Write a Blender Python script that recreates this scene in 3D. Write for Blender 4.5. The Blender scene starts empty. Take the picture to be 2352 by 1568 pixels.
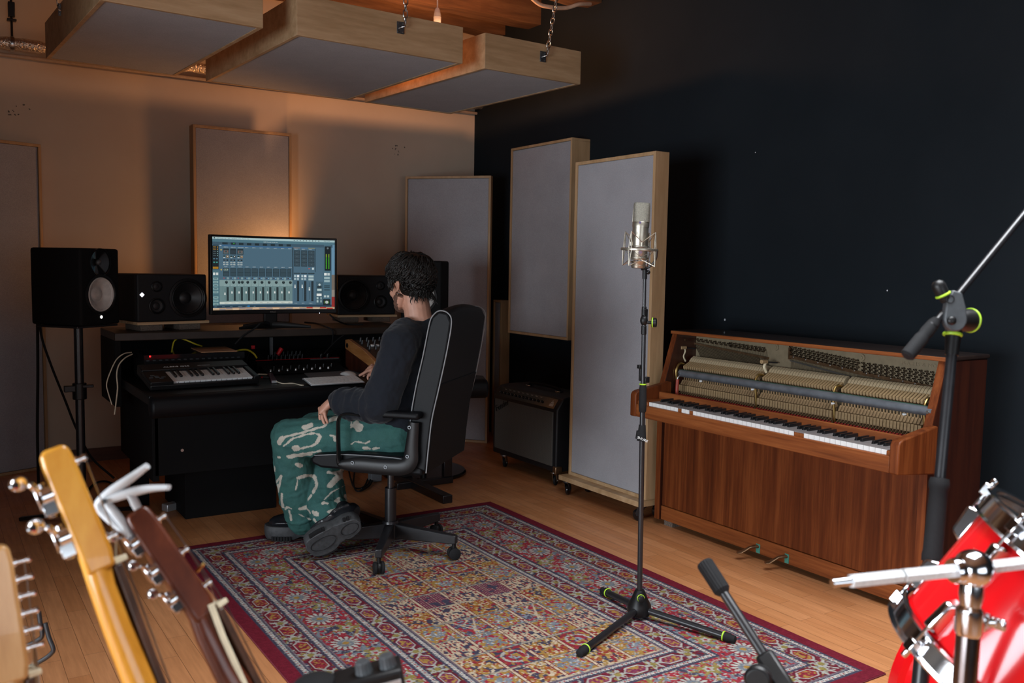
import bpy, bmesh, math, random
import numpy as np
from mathutils import Vector, Matrix, Euler
random.seed(7)
SC = bpy.context.scene
COL = SC.collection
PI = math.pi
V = Vector

# ------------------------------------------------------------------ camera frame
CAM = V((0, 0, 1.3))
FPX = 2070.0
def cam_axes(pitch=4.72, roll=1.0, yaw=33.0):
    p, r, y = map(math.radians, (pitch, roll, yaw))
    fw = V((math.sin(y)*math.cos(p), math.cos(y)*math.cos(p), -math.sin(p)))
    rt = V((math.cos(y), -math.sin(y), 0))
    up = rt.cross(fw)
    return (math.cos(r)*rt+math.sin(r)*up, -math.sin(r)*rt+math.cos(r)*up, fw)
RT, UP, FW = cam_axes()
def at(u, v, D):
    """point seen at photo pixel (u, v) at D metres in front of the lens"""
    return CAM + (RT*((u-1176)/FPX) - UP*((v-784)/FPX) + FW)*D

# ------------------------------------------------------------------ materials
MATS = {}
def new_mat(name):
    m = bpy.data.materials.new(name); m.use_nodes = True
    nt = m.node_tree; b = nt.nodes['Principled BSDF']
    MATS[name] = m
    return m, nt, b
def node(nt, typ, **kw):
    n = nt.nodes.new(typ)
    for k, v in kw.items():
        if k in n.inputs.keys() if isinstance(k, str) else False: n.inputs[k].default_value = v
        else: setattr(n, k, v)
    return n
def coords(nt, scale=(1, 1, 1), rot=(0, 0, 0), kind='Object'):
    tc = nt.nodes.new('ShaderNodeTexCoord'); mp = nt.nodes.new('ShaderNodeMapping')
    mp.inputs['Scale'].default_value = scale; mp.inputs['Rotation'].default_value = rot
    nt.links.new(tc.outputs[kind], mp.inputs['Vector'])
    return mp.outputs['Vector']
def noise(nt, vec, scale, detail=3, rough=.5):
    n = nt.nodes.new('ShaderNodeTexNoise'); n.inputs['Scale'].default_value = scale
    n.inputs['Detail'].default_value = detail; n.inputs['Roughness'].default_value = rough
    nt.links.new(vec, n.inputs['Vector']); return n.outputs['Fac']
def ramp(nt, fac, stops):
    r = nt.nodes.new('ShaderNodeValToRGB'); e = r.color_ramp.elements
    while len(e) < len(stops): e.new(.5)
    for x, (p, c) in zip(e, stops):
        x.position = p; x.color = (*c, 1)
    nt.links.new(fac, r.inputs['Fac']); return r.outputs['Color']
def bump(nt, b, h, strength=.2, dist=.002):
    bp = nt.nodes.new('ShaderNodeBump'); bp.inputs['Strength'].default_value = strength
    bp.inputs['Distance'].default_value = dist
    nt.links.new(h, bp.inputs['Height']); nt.links.new(bp.outputs['Normal'], b.inputs['Normal'])
def mat(name, col, rough=.5, metal=0, spec=.5, var=.12, nscale=40, bmp=0, bdist=.001, coat=0, trans=0, sheen=0, alpha=1):
    m, nt, b = new_mat(name)
    vec = coords(nt)
    f = noise(nt, vec, nscale, 4)
    lo = tuple(c*(1-var) for c in col); hi = tuple(min(1, c*(1+var)) for c in col)
    nt.links.new(ramp(nt, f, [(.3, lo), (.7, hi)]), b.inputs['Base Color'])
    b.inputs['Roughness'].default_value = rough; b.inputs['Metallic'].default_value = metal
    b.inputs['Specular IOR Level'].default_value = spec
    b.inputs['Coat Weight'].default_value = coat
    b.inputs['Transmission Weight'].default_value = trans
    b.inputs['Sheen Weight'].default_value = sheen
    b.inputs['Alpha'].default_value = alpha
    if bmp: bump(nt, b, noise(nt, vec, nscale*6, 2), bmp, bdist)
    return m
def wood(name, c1, c2, c3, rough=.4, axis='Z', stretch=14, scale=9, coat=0, bm=.05, spec=.5):
    """straight grain running along the given object axis"""
    m, nt, b = new_mat(name)
    s = {'X': (1/stretch, 1, 1), 'Y': (1, 1/stretch, 1), 'Z': (1, 1, 1/stretch)}[axis]
    vec = coords(nt, tuple(k*scale for k in s))
    f1 = noise(nt, vec, 3.0, 8, .62); f2 = noise(nt, vec, 14.0, 4, .6)
    mx = nt.nodes.new('ShaderNodeMath'); mx.operation = 'MULTIPLY_ADD'
    nt.links.new(f2, mx.inputs[0]); mx.inputs[1].default_value = .35; nt.links.new(f1, mx.inputs[2])
    nt.links.new(ramp(nt, mx.outputs[0], [(.45, c1), (.66, c2), (.85, c3)]), b.inputs['Base Color'])
    b.inputs['Roughness'].default_value = rough; b.inputs['Coat Weight'].default_value = coat; b.inputs['Specular IOR Level'].default_value = spec
    if bm: bump(nt, b, mx.outputs[0], bm, .001)
    return m
def weave(name, c, rough=.95, scale=900, var=.25):
    m, nt, b = new_mat(name)
    vec = coords(nt)
    f = noise(nt, vec, scale*.4, 2, .7); g = noise(nt, vec, 6, 2)
    mx = nt.nodes.new('ShaderNodeMath'); mx.operation = 'MULTIPLY_ADD'
    nt.links.new(g, mx.inputs[0]); mx.inputs[1].default_value = .25; nt.links.new(f, mx.inputs[2])
    nt.links.new(ramp(nt, mx.outputs[0], [(.35, tuple(k*(1-var) for k in c)), (.9, tuple(k*(1+var) for k in c))]), b.inputs['Base Color'])
    b.inputs['Roughness'].default_value = rough; b.inputs['Sheen Weight'].default_value = .1
    b.inputs['Specular IOR Level'].default_value = .2
    bump(nt, b, f, .25, .001)
    return m
def emit(name, col, strength):
    m, nt, b = new_mat(name)
    b.inputs['Base Color'].default_value = (*[c*.3 for c in col], 1)
    b.inputs['Emission Color'].default_value = (*col, 1); b.inputs['Emission Strength'].default_value = strength
    return m
def colattr(name, rough=.9, emission=0, bmp=0, spec=.3, nscale=700):
    """colour carried by the mesh attribute 'Col' (the thing's own printed or woven pattern)"""
    m, nt, b = new_mat(name)
    a = nt.nodes.new('ShaderNodeAttribute'); a.attribute_name = 'Col'
    b.inputs['Roughness'].default_value = rough; b.inputs['Specular IOR Level'].default_value = spec
    if emission:
        b.inputs['Base Color'].default_value = (.01, .01, .01, 1)
        nt.links.new(a.outputs['Color'], b.inputs['Emission Color']); b.inputs['Emission Strength'].default_value = emission
    else:
        vec = coords(nt); f = noise(nt, vec, nscale, 2)
        mx = nt.nodes.new('ShaderNodeMix'); mx.data_type = 'RGBA'; mx.blend_type = 'MULTIPLY'
        mx.inputs[0].default_value = .55
        nt.links.new(a.outputs['Color'], mx.inputs[6]); nt.links.new(ramp(nt, f, [(.3, (.55, .55, .55)), (.7, (1, 1, 1))]), mx.inputs[7])
        nt.links.new(mx.outputs[2], b.inputs['Base Color'])
        if bmp: bump(nt, b, f, bmp, .003)
    return m

M = {}
M['ply'] = wood('plywood', (.34, .21, .10), (.46, .30, .16), (.55, .38, .22), .55, 'X', 10, 4)
M['plyz'] = wood('plywood_upright', (.36, .22, .105), (.47, .30, .155), (.55, .37, .21), .55, 'Z', 10, 4)
M['plyedge'] = wood('plywood_edge', (.30, .17, .08), (.50, .33, .18), (.6, .42, .25), .6, 'X', 60, 12)
M['fabric'] = weave('grey_fabric', (.36, .36, .385))
M['blackpaint'] = mat('black_paint', (.004, .004, .0045), .42, spec=.3, bmp=.04, var=.25, nscale=12)
M['blackplastic'] = mat('black_plastic', (.006, .006, .0065), .42, spec=.35, bmp=.03, nscale=90)
M['blackmatte'] = mat('black_matte', (.004, .004, .0045), .8, spec=.2, bmp=.08, nscale=160)
M['blackgloss'] = mat('black_gloss', (.008, .008, .009), .12, coat=.3)
M['blackmetal'] = mat('black_metal', (.012, .012, .014), .32, spec=.6, var=.2)
M['rubber'] = mat('rubber', (.010, .010, .011), .8, spec=.25, bmp=.1, nscale=120)
M['graphite'] = mat('graphite_plastic', (.05, .055, .06), .45, bmp=.05, nscale=120)
M['speaker_black'] = mat('speaker_black', (.009, .0095, .011), .6, spec=.3, bmp=.1, nscale=220)
M['cone_black'] = mat('cone_black', (.009, .009, .010), .5)
M['cone_white'] = mat('cone_white', (.50, .49, .47), .55, bmp=.05)
M['chrome'] = mat('chrome', (.80, .81, .84), .13, metal=1, var=.02)
M['steel'] = mat('steel', (.55, .55, .54), .3, metal=1, var=.1)
M['zinc'] = mat('zinc_plate', (.16, .17, .18), .45, metal=.9, var=.2)
M['brass'] = mat('brass', (.55, .38, .14), .35, metal=1, var=.15)
M['bronze'] = mat('aged_brass', (.22, .13, .07), .35, metal=.8, var=.3)
M['gold'] = mat('gold', (.8, .55, .2), .25, metal=1)
M['white'] = mat('white_plastic', (.72, .73, .72), .4, var=.03)
M['alu'] = mat('aluminium', (.62, .64, .66), .35, metal=.7, var=.03)
M['pianowhite'] = mat('key_white', (.80, .81, .80), .3, var=.04)
M['keytop'] = mat('worn_key_top', (.24, .22, .22), .3, var=.12)  # grey tops, darker than the white key fronts
M['pianoblack'] = mat('key_black', (.010, .010, .011), .25)
M['mahog'] = wood('mahogany', (.062, .013, .003), (.125, .029, .0065), (.20, .054, .013), .5, 'Z', 22, 9, coat=.0, spec=.25)
M['mahogy'] = wood('mahogany_long', (.125, .032, .008), (.215, .060, .015), (.30, .095, .026), .48, 'Y', 22, 9, coat=.0, spec=.3)
M['mahogdark'] = wood('mahogany_dark', (.020, .005, .0025), (.034, .008, .004), (.05, .012, .005), .35, 'Z', 16, 7, coat=.2)
M['lid'] = wood('lid_dark', (.012, .008, .007), (.02, .012, .010), (.03, .017, .013), .4, 'Y', 16, 7, coat=.2)
M['felt'] = mat('hammer_felt', (.46, .36, .22), .9, var=.12)
M['maple'] = wood('action_maple', (.30, .19, .09), (.37, .25, .125), (.44, .31, .17), .6, 'X', 8, 20)
M['mapledark'] = wood('action_beech', (.22, .14, .07), (.32, .21, .11), (.38, .26, .14), .6, 'X', 8, 20)
M['redfelt'] = mat('red_felt', (.42, .022, .022), .9)
M['greenfelt'] = mat('green_felt', (.012, .07, .045), .9)
M['ironplate'] = mat('piano_iron_plate', (.25, .20, .125), .5, metal=.25, var=.1, bmp=.05)
M['railgrey'] = mat('rail_grey', (.17, .19, .215), .45, metal=.55, var=.2, nscale=25)
M['redwood'] = mat('red_lacquer', (.30, .045, .028), .35)
M['lime'] = mat('lime_ring', (.36, .60, .03), .45)
M['red'] = mat('red_plastic', (.55, .012, .018), .35)
M['yellow'] = mat('yellow_cable', (.62, .48, .02), .45)
M['cream'] = mat('cream_cable', (.62, .55, .42), .5)
M['brick'] = mat('cork_block', (.15, .115, .09), .95, var=.4, nscale=160, bmp=.3, bdist=.003)
M['nickel'] = mat('satin_nickel', (.50, .46, .38), .35, metal=.9, var=.1)
M['mesh_gold'] = mat('grille_mesh', (.25, .24, .20), .6, metal=.6, var=.35, nscale=420, bmp=.5)
M['leather'] = mat('black_leather', (.0028, .0032, .0042), .5, spec=.18, bmp=.25, nscale=90, bdist=.0015)
M['leatherdark'] = mat('black_leatherette', (.003, .003, .0033), .6, spec=.2, bmp=.2, nscale=90)
M['piping'] = mat('grey_piping', (.20, .21, .22), .6)
M['tolex'] = mat('tolex', (.008, .009, .011), .5, bmp=.4, nscale=260)
M['skin'] = mat('skin', (.50, .255, .175), .5, var=.1, nscale=30, bmp=.05)
M['hair'] = mat('hair', (.0055, .0045, .0038), .5, var=.3, spec=.35)
M['stubble'] = mat('stubble', (.10, .055, .035), .8)
M['shirt'] = weave('navy_jersey', (.0085, .0110, .0165), .9, 700, .2)
M['sole'] = mat('shoe_sole', (.045, .047, .05), .6, bmp=.2, nscale=60, var=.25)
M['shoe'] = mat('shoe_leather', (.012, .013, .016), .28, bmp=.15, nscale=50)
M['drumred'] = mat('red_lacquer_shell', (.78, .008, .012), .16, coat=.5, var=.05, nscale=6)
M['guitar_yellow'] = wood('amber_maple', (.50, .20, .018), (.66, .28, .03), (.75, .36, .05), .25, 'Z', 10, 6, coat=.5)
M['guitar_brown'] = wood('guitar_mahogany', (.065, .014, .006), (.10, .022, .009), (.14, .032, .012), .3, 'Z', 10, 8, coat=.2)
M['guitar_maple'] = wood('pale_maple', (.45, .22, .07), (.56, .30, .11), (.64, .38, .16), .3, 'Z', 10, 6, coat=.4)
M['rosewood'] = wood('rosewood', (.03, .013, .008), (.06, .025, .013), (.09, .035, .018), .45, 'Z', 10, 20)
M['ivory'] = mat('ivory_binding', (.72, .64, .45), .4)
M['foil'] = mat('foil_lagging', (.80, .70, .58), .25, metal=.85, bmp=1.0, nscale=14, bdist=.008)
M['beam'] = wood('old_beam', (.06, .026, .010), (.14, .062, .024), (.24, .12, .05), .85, 'X', 10, 3, bm=.4)
M['board'] = wood('old_boards', (.13, .055, .022), (.22, .10, .042), (.30, .15, .07), .85, 'X', 14, 3, bm=.3)
M['skirt'] = wood('skirting', (.07, .02, .008), (.10, .03, .012), (.14, .045, .018), .5, 'X', 10, 5)
M['cardboard'] = mat('brown_card', (.42, .22, .11), .8)  # colour of the brown reflection painted on the dust cover
M['pad'] = mat('grey_pad', (.115, .12, .13), .9, bmp=.15, nscale=300)
M['purple'] = mat('plum_metal', (.085, .028, .045), .4, metal=.3)
M['screenframe'] = M['blackplastic']
m, nt, b = new_mat('clear_cover')
b.inputs['Base Color'].default_value = (.85, .85, .88, 1); b.inputs['Roughness'].default_value = .03
b.inputs['Alpha'].default_value = .14; b.inputs['Base Color'].default_value = (.05, .05, .055, 1)
nt.links.new(noise(nt, coords(nt), 3), b.inputs['Coat Weight']); M['clear'] = m

# ------------------------------------------------------------------ mesh builder
class MB:
    def __init__(s): s.v = []; s.f = []; s.mi = []; s.col = []; s.cur = 0; s.c = None; s.X = Matrix()
    def setm(s, i): s.cur = i; return s
    def _add(s, vs, fs):
        o = len(s.v)
        s.v += [tuple(s.X @ V(p)) for p in vs]
        for f in fs:
            s.f.append(tuple(i+o for i in f)); s.mi.append(s.cur); s.col.append(s.c)
        return s
    def box(s, c, d, R=None):
        x, y, z = d[0]/2, d[1]/2, d[2]/2
        vs = [V(p) for p in [(-x,-y,-z),(x,-y,-z),(x,y,-z),(-x,y,-z),(-x,-y,z),(x,-y,z),(x,y,z),(-x,y,z)]]
        if R is not None: vs = [R @ p for p in vs]
        return s._add([p+V(c) for p in vs], [(3,2,1,0),(4,5,6,7),(0,1,5,4),(1,2,6,5),(2,3,7,6),(3,0,4,7)])
    def bb(s, a, b): return s.box([(a[i]+b[i])/2 for i in range(3)], [abs(b[i]-a[i]) for i in range(3)])
    def beam(s, a, b, w, h, up=V((0, 0, 1))):
        a, b = V(a), V(b); d = (b-a); L = d.length; d.normalize()
        x = d.cross(V(up)); x = x.normalized() if x.length > 1e-6 else V((1, 0, 0)); z = x.cross(d)
        R = Matrix((x, d, z)).transposed()
        return s.box((a+b)/2, (w, L, h), R)
    def ring(s, pts_r, n=12, caps=True, ell=None):
        """tube through [(point, radius)] with parallel-transported rings"""
        P = [V(p) for p, r in pts_r]; Rr = [r for p, r in pts_r]
        vs = []; fs = []
        t = (P[1]-P[0]).normalized()
        a = t.orthogonal().normalized() if ell is None else (V(ell)-t*V(ell).dot(t)).normalized()
        for i, p in enumerate(P):
            if i == 0: t2 = (P[1]-P[0])
            elif i == len(P)-1: t2 = P[-1]-P[-2]
            else: t2 = (P[i+1]-p).normalized()+(p-P[i-1]).normalized()
            t2 = t2.normalized() if t2.length > 1e-9 else t
            a = (a-t2*a.dot(t2)); a = a.normalized() if a.length > 1e-6 else t2.orthogonal().normalized()
            b = t2.cross(a); t = t2; r = Rr[i]; rx, ry = r if isinstance(r, (tuple, list)) else (r, r)
            for k in range(n):
                w = 2*PI*k/n
                vs.append(p+a*math.cos(w)*rx+b*math.sin(w)*ry)
        m = len(P)
        for i in range(m-1):
            for k in range(n):
                k2 = (k+1) % n
                fs.append((i*n+k, i*n+k2, (i+1)*n+k2, (i+1)*n+k))
        if caps:
            fs.append(tuple(range(n-1, -1, -1))); fs.append(tuple((m-1)*n+k for k in range(n)))
        return s._add(vs, fs)
    def cyl(s, a, b, r0, r1=None, n=20): return s.ring([(a, r0), (b, r0 if r1 is None else r1)], n)
    def tube(s, pts, r, n=10): return s.ring([(p, r) for p in pts], n)
    def lathe(s, prof, a, axis, n=32):
        """prof [(distance along axis, radius)]"""
        a = V(a); d = V(axis).normalized()
        return s.ring([(a+d*h, max(r, 1e-5)) for h, r in prof], n) if all(prof[i+1][0] > prof[i][0] for i in range(len(prof)-1)) else s._lathe(prof, a, d, n)
    def _lathe(s, prof, a, d, n):
        x = d.orthogonal().normalized(); y = d.cross(x); vs = []; fs = []
        for h, r in prof:
            for k in range(n):
                w = 2*PI*k/n; vs.append(a+d*h+(x*math.cos(w)+y*math.sin(w))*max(r, 1e-5))
        for i in range(len(prof)-1):
            for k in range(n):
                k2 = (k+1) % n; fs.append((i*n+k, i*n+k2, (i+1)*n+k2, (i+1)*n+k))
        if prof[0][1] < .002: fs.append(tuple(range(n-1, -1, -1)))
        if prof[-1][1] < .002: fs.append(tuple((len(prof)-1)*n+k for k in range(n)))
        return s._add(vs, fs)
    def ball(s, c, r, n=16, m=10, R=None):
        rx, ry, rz = r if isinstance(r, (tuple, list)) else (r, r, r)
        vs = []; fs = []
        for i in range(m+1):
            t = PI*i/m
            for k in range(n):
                w = 2*PI*k/n
                p = V((rx*math.sin(t)*math.cos(w), ry*math.sin(t)*math.sin(w), rz*math.cos(t)))
                vs.append((R @ p if R is not None else p)+V(c))
        for i in range(m):
            for k in range(n):
                k2 = (k+1) % n; fs.append((i*n+k, (i+1)*n+k, (i+1)*n+k2, i*n+k2))
        return s._add(vs, fs)
    def prism(s, poly, mtx, h):
        """poly in local xy, extruded along local z by h"""
        n = len(poly); vs = [mtx @ V((x, y, 0)) for x, y in poly]+[mtx @ V((x, y, h)) for x, y in poly]
        fs = [tuple(range(n-1, -1, -1)), tuple(range(n, 2*n))]+[(i, (i+1) % n, (i+1) % n+n, i+n) for i in range(n)]
        return s._add(vs, fs)
    def torus(s, c, axis, R, r, n=32, m=8, flat=1):
        c = V(c); d = V(axis).normalized(); x = d.orthogonal().normalized(); y = d.cross(x); vs = []; fs = []
        for i in range(n):
            w = 2*PI*i/n; o = x*math.cos(w)+y*math.sin(w)
            for k in range(m):
                q = 2*PI*k/m; vs.append(c+o*(R+r*math.cos(q))+d*r*flat*math.sin(q))
        for i in range(n):
            for k in range(m):
                i2 = (i+1) % n; k2 = (k+1) % m; fs.append((i*m+k, i2*m+k, i2*m+k2, i*m+k2))
        return s._add(vs, fs)
    def quad(s, *p): return s._add(p, [tuple(range(len(p)))])
    def text(s, txt, mtx, size, depth=.0004, align='LEFT', xs=1.0, font_bold=0):
        cu = bpy.data.curves.new('t', 'FONT'); cu.body = txt; cu.size = size; cu.extrude = depth; cu.align_x = align
        cu.offset = font_bold; cu.resolution_u = 2
        o = bpy.data.objects.new('t', cu); COL.objects.link(o)
        dg = bpy.context.evaluated_depsgraph_get(); me = bpy.data.meshes.new_from_object(o.evaluated_get(dg))
        s._add([mtx @ V((v.co.x*xs, v.co.y, v.co.z)) for v in me.vertices], [tuple(p.vertices) for p in me.polygons])
        bpy.data.objects.remove(o); bpy.data.curves.remove(cu); bpy.data.meshes.remove(me)
        return s
    def build(s, name, mats, parent=None, smooth=True, bev=0, seg=2, ang=35, local=False, sub=0):
        me = bpy.data.meshes.new(name)
        vs = s.v
        if parent is not None and not local:
            inv = WM[parent.name].inverted(); vs = [tuple(inv @ V(p)) for p in s.v]
        me.from_pydata(vs, [], s.f)
        if not isinstance(mats, (list, tuple)): mats = [mats]
        for m in mats: me.materials.append(M[m] if isinstance(m, str) else m)
        me.polygons.foreach_set('material_index', s.mi)
        if any(c is not None for c in s.col):
            ca = me.color_attributes.new('Col', 'FLOAT_COLOR', 'CORNER'); arr = []
            for p, c in zip(me.polygons, s.col):
                arr += (list(c or (1, 1, 1))+[1])*p.loop_total
            ca.data.foreach_set('color', arr)
        bmh = bmesh.new(); bmh.from_mesh(me); bmesh.ops.recalc_face_normals(bmh, faces=bmh.faces); bmh.to_mesh(me); bmh.free()
        if smooth:
            me.polygons.foreach_set('use_smooth', [True]*len(me.polygons)); me.set_sharp_from_angle(angle=math.radians(ang))
        me.update()
        o = bpy.data.objects.new(name, me); COL.objects.link(o)
        WM[o.name] = Matrix()
        if parent is not None:
            o.parent = parent; WM[o.name] = WM[parent.name].copy()
        if bev:
            b = o.modifiers.new('bevel', 'BEVEL'); b.width = bev; b.segments = seg; b.limit_method = 'ANGLE'; b.angle_limit = math.radians(40); b.harden_normals = False
        if sub:
            q = o.modifiers.new('sub', 'SUBSURF'); q.levels = sub; q.render_levels = sub
        return o
WM = {}
def tag(o, label=None, cat=None, group=None, kind=None):
    if label: o['label'] = label
    if cat: o['category'] = cat
    if group: o['group'] = group
    if kind: o['kind'] = kind
    return o
def thing(name, label, cat, loc=(0, 0, 0), rz=0, group=None):
    o = bpy.data.objects.new(name, None); COL.objects.link(o)
    o.empty_display_size = .05
    o.location = loc; o.rotation_euler = (0, 0, rz)
    WM[o.name] = Matrix.Translation(V(loc)) @ Matrix.Rotation(rz, 4, 'Z')
    return tag(o, label, cat, group)
def child(o_src, parent, name=None, mtx=None):
    """copy of a part (shared mesh) under the same or another thing"""
    c = o_src.copy(); COL.objects.link(c); c.parent = parent; WM[c.name] = WM[parent.name].copy()
    if mtx is not None: c.matrix_local = mtx
    return c
def kids(o): return [k for k in bpy.data.objects if k.parent == o]
def dup(root, loc=None, rz=None, label=None, group=None):
    r = root.copy(); COL.objects.link(r)
    if loc is not None: r.location = loc
    if rz is not None: r.rotation_euler = (0, 0, rz)
    WM[r.name] = Matrix.Translation(r.location) @ r.rotation_euler.to_matrix().to_4x4()
    if label: r['label'] = label
    if group: r['group'] = group
    for ch in kids(root):
        c = ch.copy(); COL.objects.link(c); c.parent = r; WM[c.name] = WM[r.name].copy()
        for g in kids(ch):
            d = g.copy(); COL.objects.link(d); d.parent = c; WM[d.name] = WM[r.name].copy()
    return r
def axes(o, x, y, z=None):
    """matrix with given origin and local x, y directions"""
    x = V(x).normalized(); y = V(y); y = (y-x*y.dot(x)).normalized(); z = x.cross(y)
    m = Matrix((x, y, z)).transposed().to_4x4(); m.translation = V(o); return m
def bez(pts, n=8):
    """Catmull-Rom through points"""
    P = [V(p) for p in pts]; P = [2*P[0]-P[1]]+P+[2*P[-1]-P[-2]]; out = []
    for i in range(1, len(P)-2):
        for k in range(n):
            t = k/n; a, b, c, d = P[i-1:i+3]
            out.append(.5*((2*b)+(c-a)*t+(2*a-5*b+4*c-d)*t*t+(3*b-a-3*c+d)*t**3))
    out.append(P[-2]); return out
# ================================================================== SETTING
def struct(mb, name, m, parent=None, **k):
    o = mb.build(name, m, parent, **k); tag(o, kind='structure'); return o
# floor
m, nt, b = new_mat('laminate_floor')
vec = coords(nt, (1, 1, 1), (0, 0, PI/2))
br = nt.nodes.new('ShaderNodeTexBrick'); nt.links.new(vec, br.inputs['Vector'])
br.inputs['Color1'].default_value = (.53, .225, .090, 1); br.inputs['Color2'].default_value = (.64, .30, .135, 1)
br.inputs['Mortar'].default_value = (.12, .05, .022, 1); br.inputs['Scale'].default_value = 1
br.inputs['Mortar Size'].default_value = .0009; br.inputs['Mortar Smooth'].default_value = .6; br.inputs['Bias'].default_value = -.15
br.inputs['Brick Width'].default_value = .43; br.inputs['Row Height'].default_value = .066; br.offset = .37; br.offset_frequency = 2
g1 = noise(nt, coords(nt, (22, 1.6, 1)), 3, 6, .6)
mx = nt.nodes.new('ShaderNodeMix'); mx.data_type = 'RGBA'; mx.blend_type = 'MULTIPLY'; mx.inputs[0].default_value = .7
nt.links.new(br.outputs['Color'], mx.inputs[6]); nt.links.new(ramp(nt, g1, [(.3, (.72, .66, .6)), (.7, (1.1, 1.08, 1.05))]), mx.inputs[7])
nt.links.new(mx.outputs[2], b.inputs['Base Color'])
nt.links.new(ramp(nt, noise(nt, coords(nt), 5, 4), [(.35, (.30,)*3), (.7, (.46,)*3)]), b.inputs['Roughness'])
b.inputs['Specular IOR Level'].default_value = .45
M['floor'] = m
f = MB().bb((-3.3, -2.3, -.06), (3.8, 6.4, 0)); struct(f, 'floor', 'floor', smooth=False)
# walls
m, nt, b = new_mat('cream_plaster')
vec = coords(nt)
n1 = noise(nt, vec, 1.3, 5, .6); n2 = noise(nt, vec, 60, 3)
nt.links.new(ramp(nt, n1, [(.3, (.58, .47, .36)), (.7, (.66, .55, .43))]), b.inputs['Base Color'])
b.inputs['Roughness'].default_value = .9; bump(nt, b, n2, .12, .002); M['plaster'] = m
m, nt, b = new_mat('navy_wall_paint')
vec = coords(nt)
nt.links.new(ramp(nt, noise(nt, vec, 1.6, 5, .6), [(.3, (.0095, .0135, .0175)), (.7, (.0125, .0170, .0215))]), b.inputs['Base Color'])
b.inputs['Roughness'].default_value = .8; b.inputs['Specular IOR Level'].default_value = .1
bump(nt, b, noise(nt, vec, 45, 4), .15, .003); M['navy'] = m
w = MB().bb((-.7, 6.3, 0), (3.7, 6.42, 3.3))
struct(w, 'wall_back', 'plaster', smooth=False)
# right wall: ragged paint edge at the corner where the pipe goes through
w = MB().bb((3.7, -2.3, 0), (3.82, 6.42, 3.3)); struct(w, 'wall_right', 'navy', smooth=False)
w = MB().bb((-.7, 3.2, 0), (-.6, 6.42, 3.3)).bb((-3.3, 3.2, 0), (-.7, 3.32, 3.3))  # unseen alcove step, shaped to keep window light off the back wall
w.bb((-3.3, -2.3, 0), (-3.2, 3.2, .18)).bb((-3.3, -2.3, 1.75), (-3.2, 3.2, 3.3)).bb((-3.3, -2.3, .18), (-3.2, -.8, 1.75)).bb((-3.3, 2.6, .18), (-3.2, 3.2, 1.75))
struct(w, 'wall_left', mat('left_wall_paint', (.10, .085, .07), .9), smooth=False)
w = MB().bb((-3.3, -2.42, 0), (3.82, -2.3, 3.3)); struct(w, 'wall_front', mat('front_wall_paint', (.03, .032, .036), .9), smooth=False)
win = MB()
for y in (-.8, .32, 1.44, 2.55): win.bb((-3.29, y, .18), (-3.22, y+.05, 1.75))
for z in (.18, 1.70): win.bb((-3.29, -.8, z), (-3.22, 2.6, z+.05))
struct(win, 'window_1', 'white')
c = MB()
for i in range(30):
    y = -2.3+i*.29; c.bb((-3.3, y+.004, 3.2), (3.8, y+.286, 3.24))
struct(c, 'ceiling', 'board', smooth=False)
k = 1
for y, wd, z in ((5.93, .13, 3.03), (5.47, .15, 3.01), (4.78, .15, 3.0), (4.15, .14, 3.02), (3.3, .14, 3.02), (2.4, .14, 3.02), (1.4, .14, 3.02)):
    bmm = MB()
    n = 26; xs = [-.6+4.3*i/n if y > 3.2 else -3.2+6.9*i/n for i in range(n+1)]
    rr = random.Random(k)
    prof = [(y-wd/2+rr.uniform(-.006, .006), y+wd/2+rr.uniform(-.006, .006), z+rr.uniform(-.008, .008)) for _ in xs]
    vs = []; fs = []
    for x, (a, b2, zz) in zip(xs, prof): vs += [(x, a, zz), (x, b2, zz), (x, b2, 3.2), (x, a, 3.2)]
    for i in range(n):
        for j in range(4): fs.append((i*4+j, i*4+(j+1) % 4, (i+1)*4+(j+1) % 4, (i+1)*4+j))
    fs += [(0, 1, 2, 3), (n*4+3, n*4+2, n*4+1, n*4)]
    bmm._add(vs, fs); struct(bmm, f'trim_{k}', 'beam', smooth=False); k += 1
bs = MB().bb((-.6, 6.282, 0), (3.7, 6.3, .085)); struct(bs, 'baseboard_back', 'skirt', smooth=False)

# marks on the walls
rr = random.Random(4)
def wall_mark(name, label, pts):
    mb = MB()
    for (x, y, z, rx, rz, rot) in pts: mb.ball((x, y, z), (rx*.6, .0012, rz*.6), 8, 5, Matrix.Rotation(rot, 3, 'Y'))
    tag(mb.build(name, 'plug'), label, 'wall mark')
M['plug'] = mat('filler_grey', (.13, .11, .09), .9); 
for (cx, cz, lab) in ((at(915, 345, 6.9).x, 0, 'patch of grey filler marks on the pale wall above the corner panel'), (at(45, 252, 5.6).x, 0, 'faint patch of grey filler marks at the far left of the pale wall')):
    u, v = (915, 345) if cz == 0 and 'corner' in lab else (45, 252)
    d = (at(u, v, 1)-CAM); p = CAM+d*((6.3-CAM.y)/d.y)
    wall_mark('filler_mark', lab, [(p.x+rr.uniform(-.06, .06), 6.2995, p.z+rr.uniform(-.04, .04), rr.uniform(.003, .012), rr.uniform(.003, .009), rr.uniform(0, 3)) for _ in range(11)])
M['chip'] = mat('paint_chip', (.6, .62, .65), .8)
for (u, v, r, lab) in ((1665, 734, .006, 'round white chip in the dark wall above the piano lid'), (2038, 667, .004, 'small pale chip in the dark wall left of the boom stand joint'), (1735, 350, .003, 'tiny pale fleck high on the dark wall right of the tall panel')):
    d = (at(u, v, 1)-CAM); p = CAM+d*((3.7-CAM.x)/d.x)
    tag(MB().ball((3.6995, p.y, p.z), (.001, r, r), 10, 6).build('paint_chip', 'chip'), lab, 'wall mark')

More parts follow.
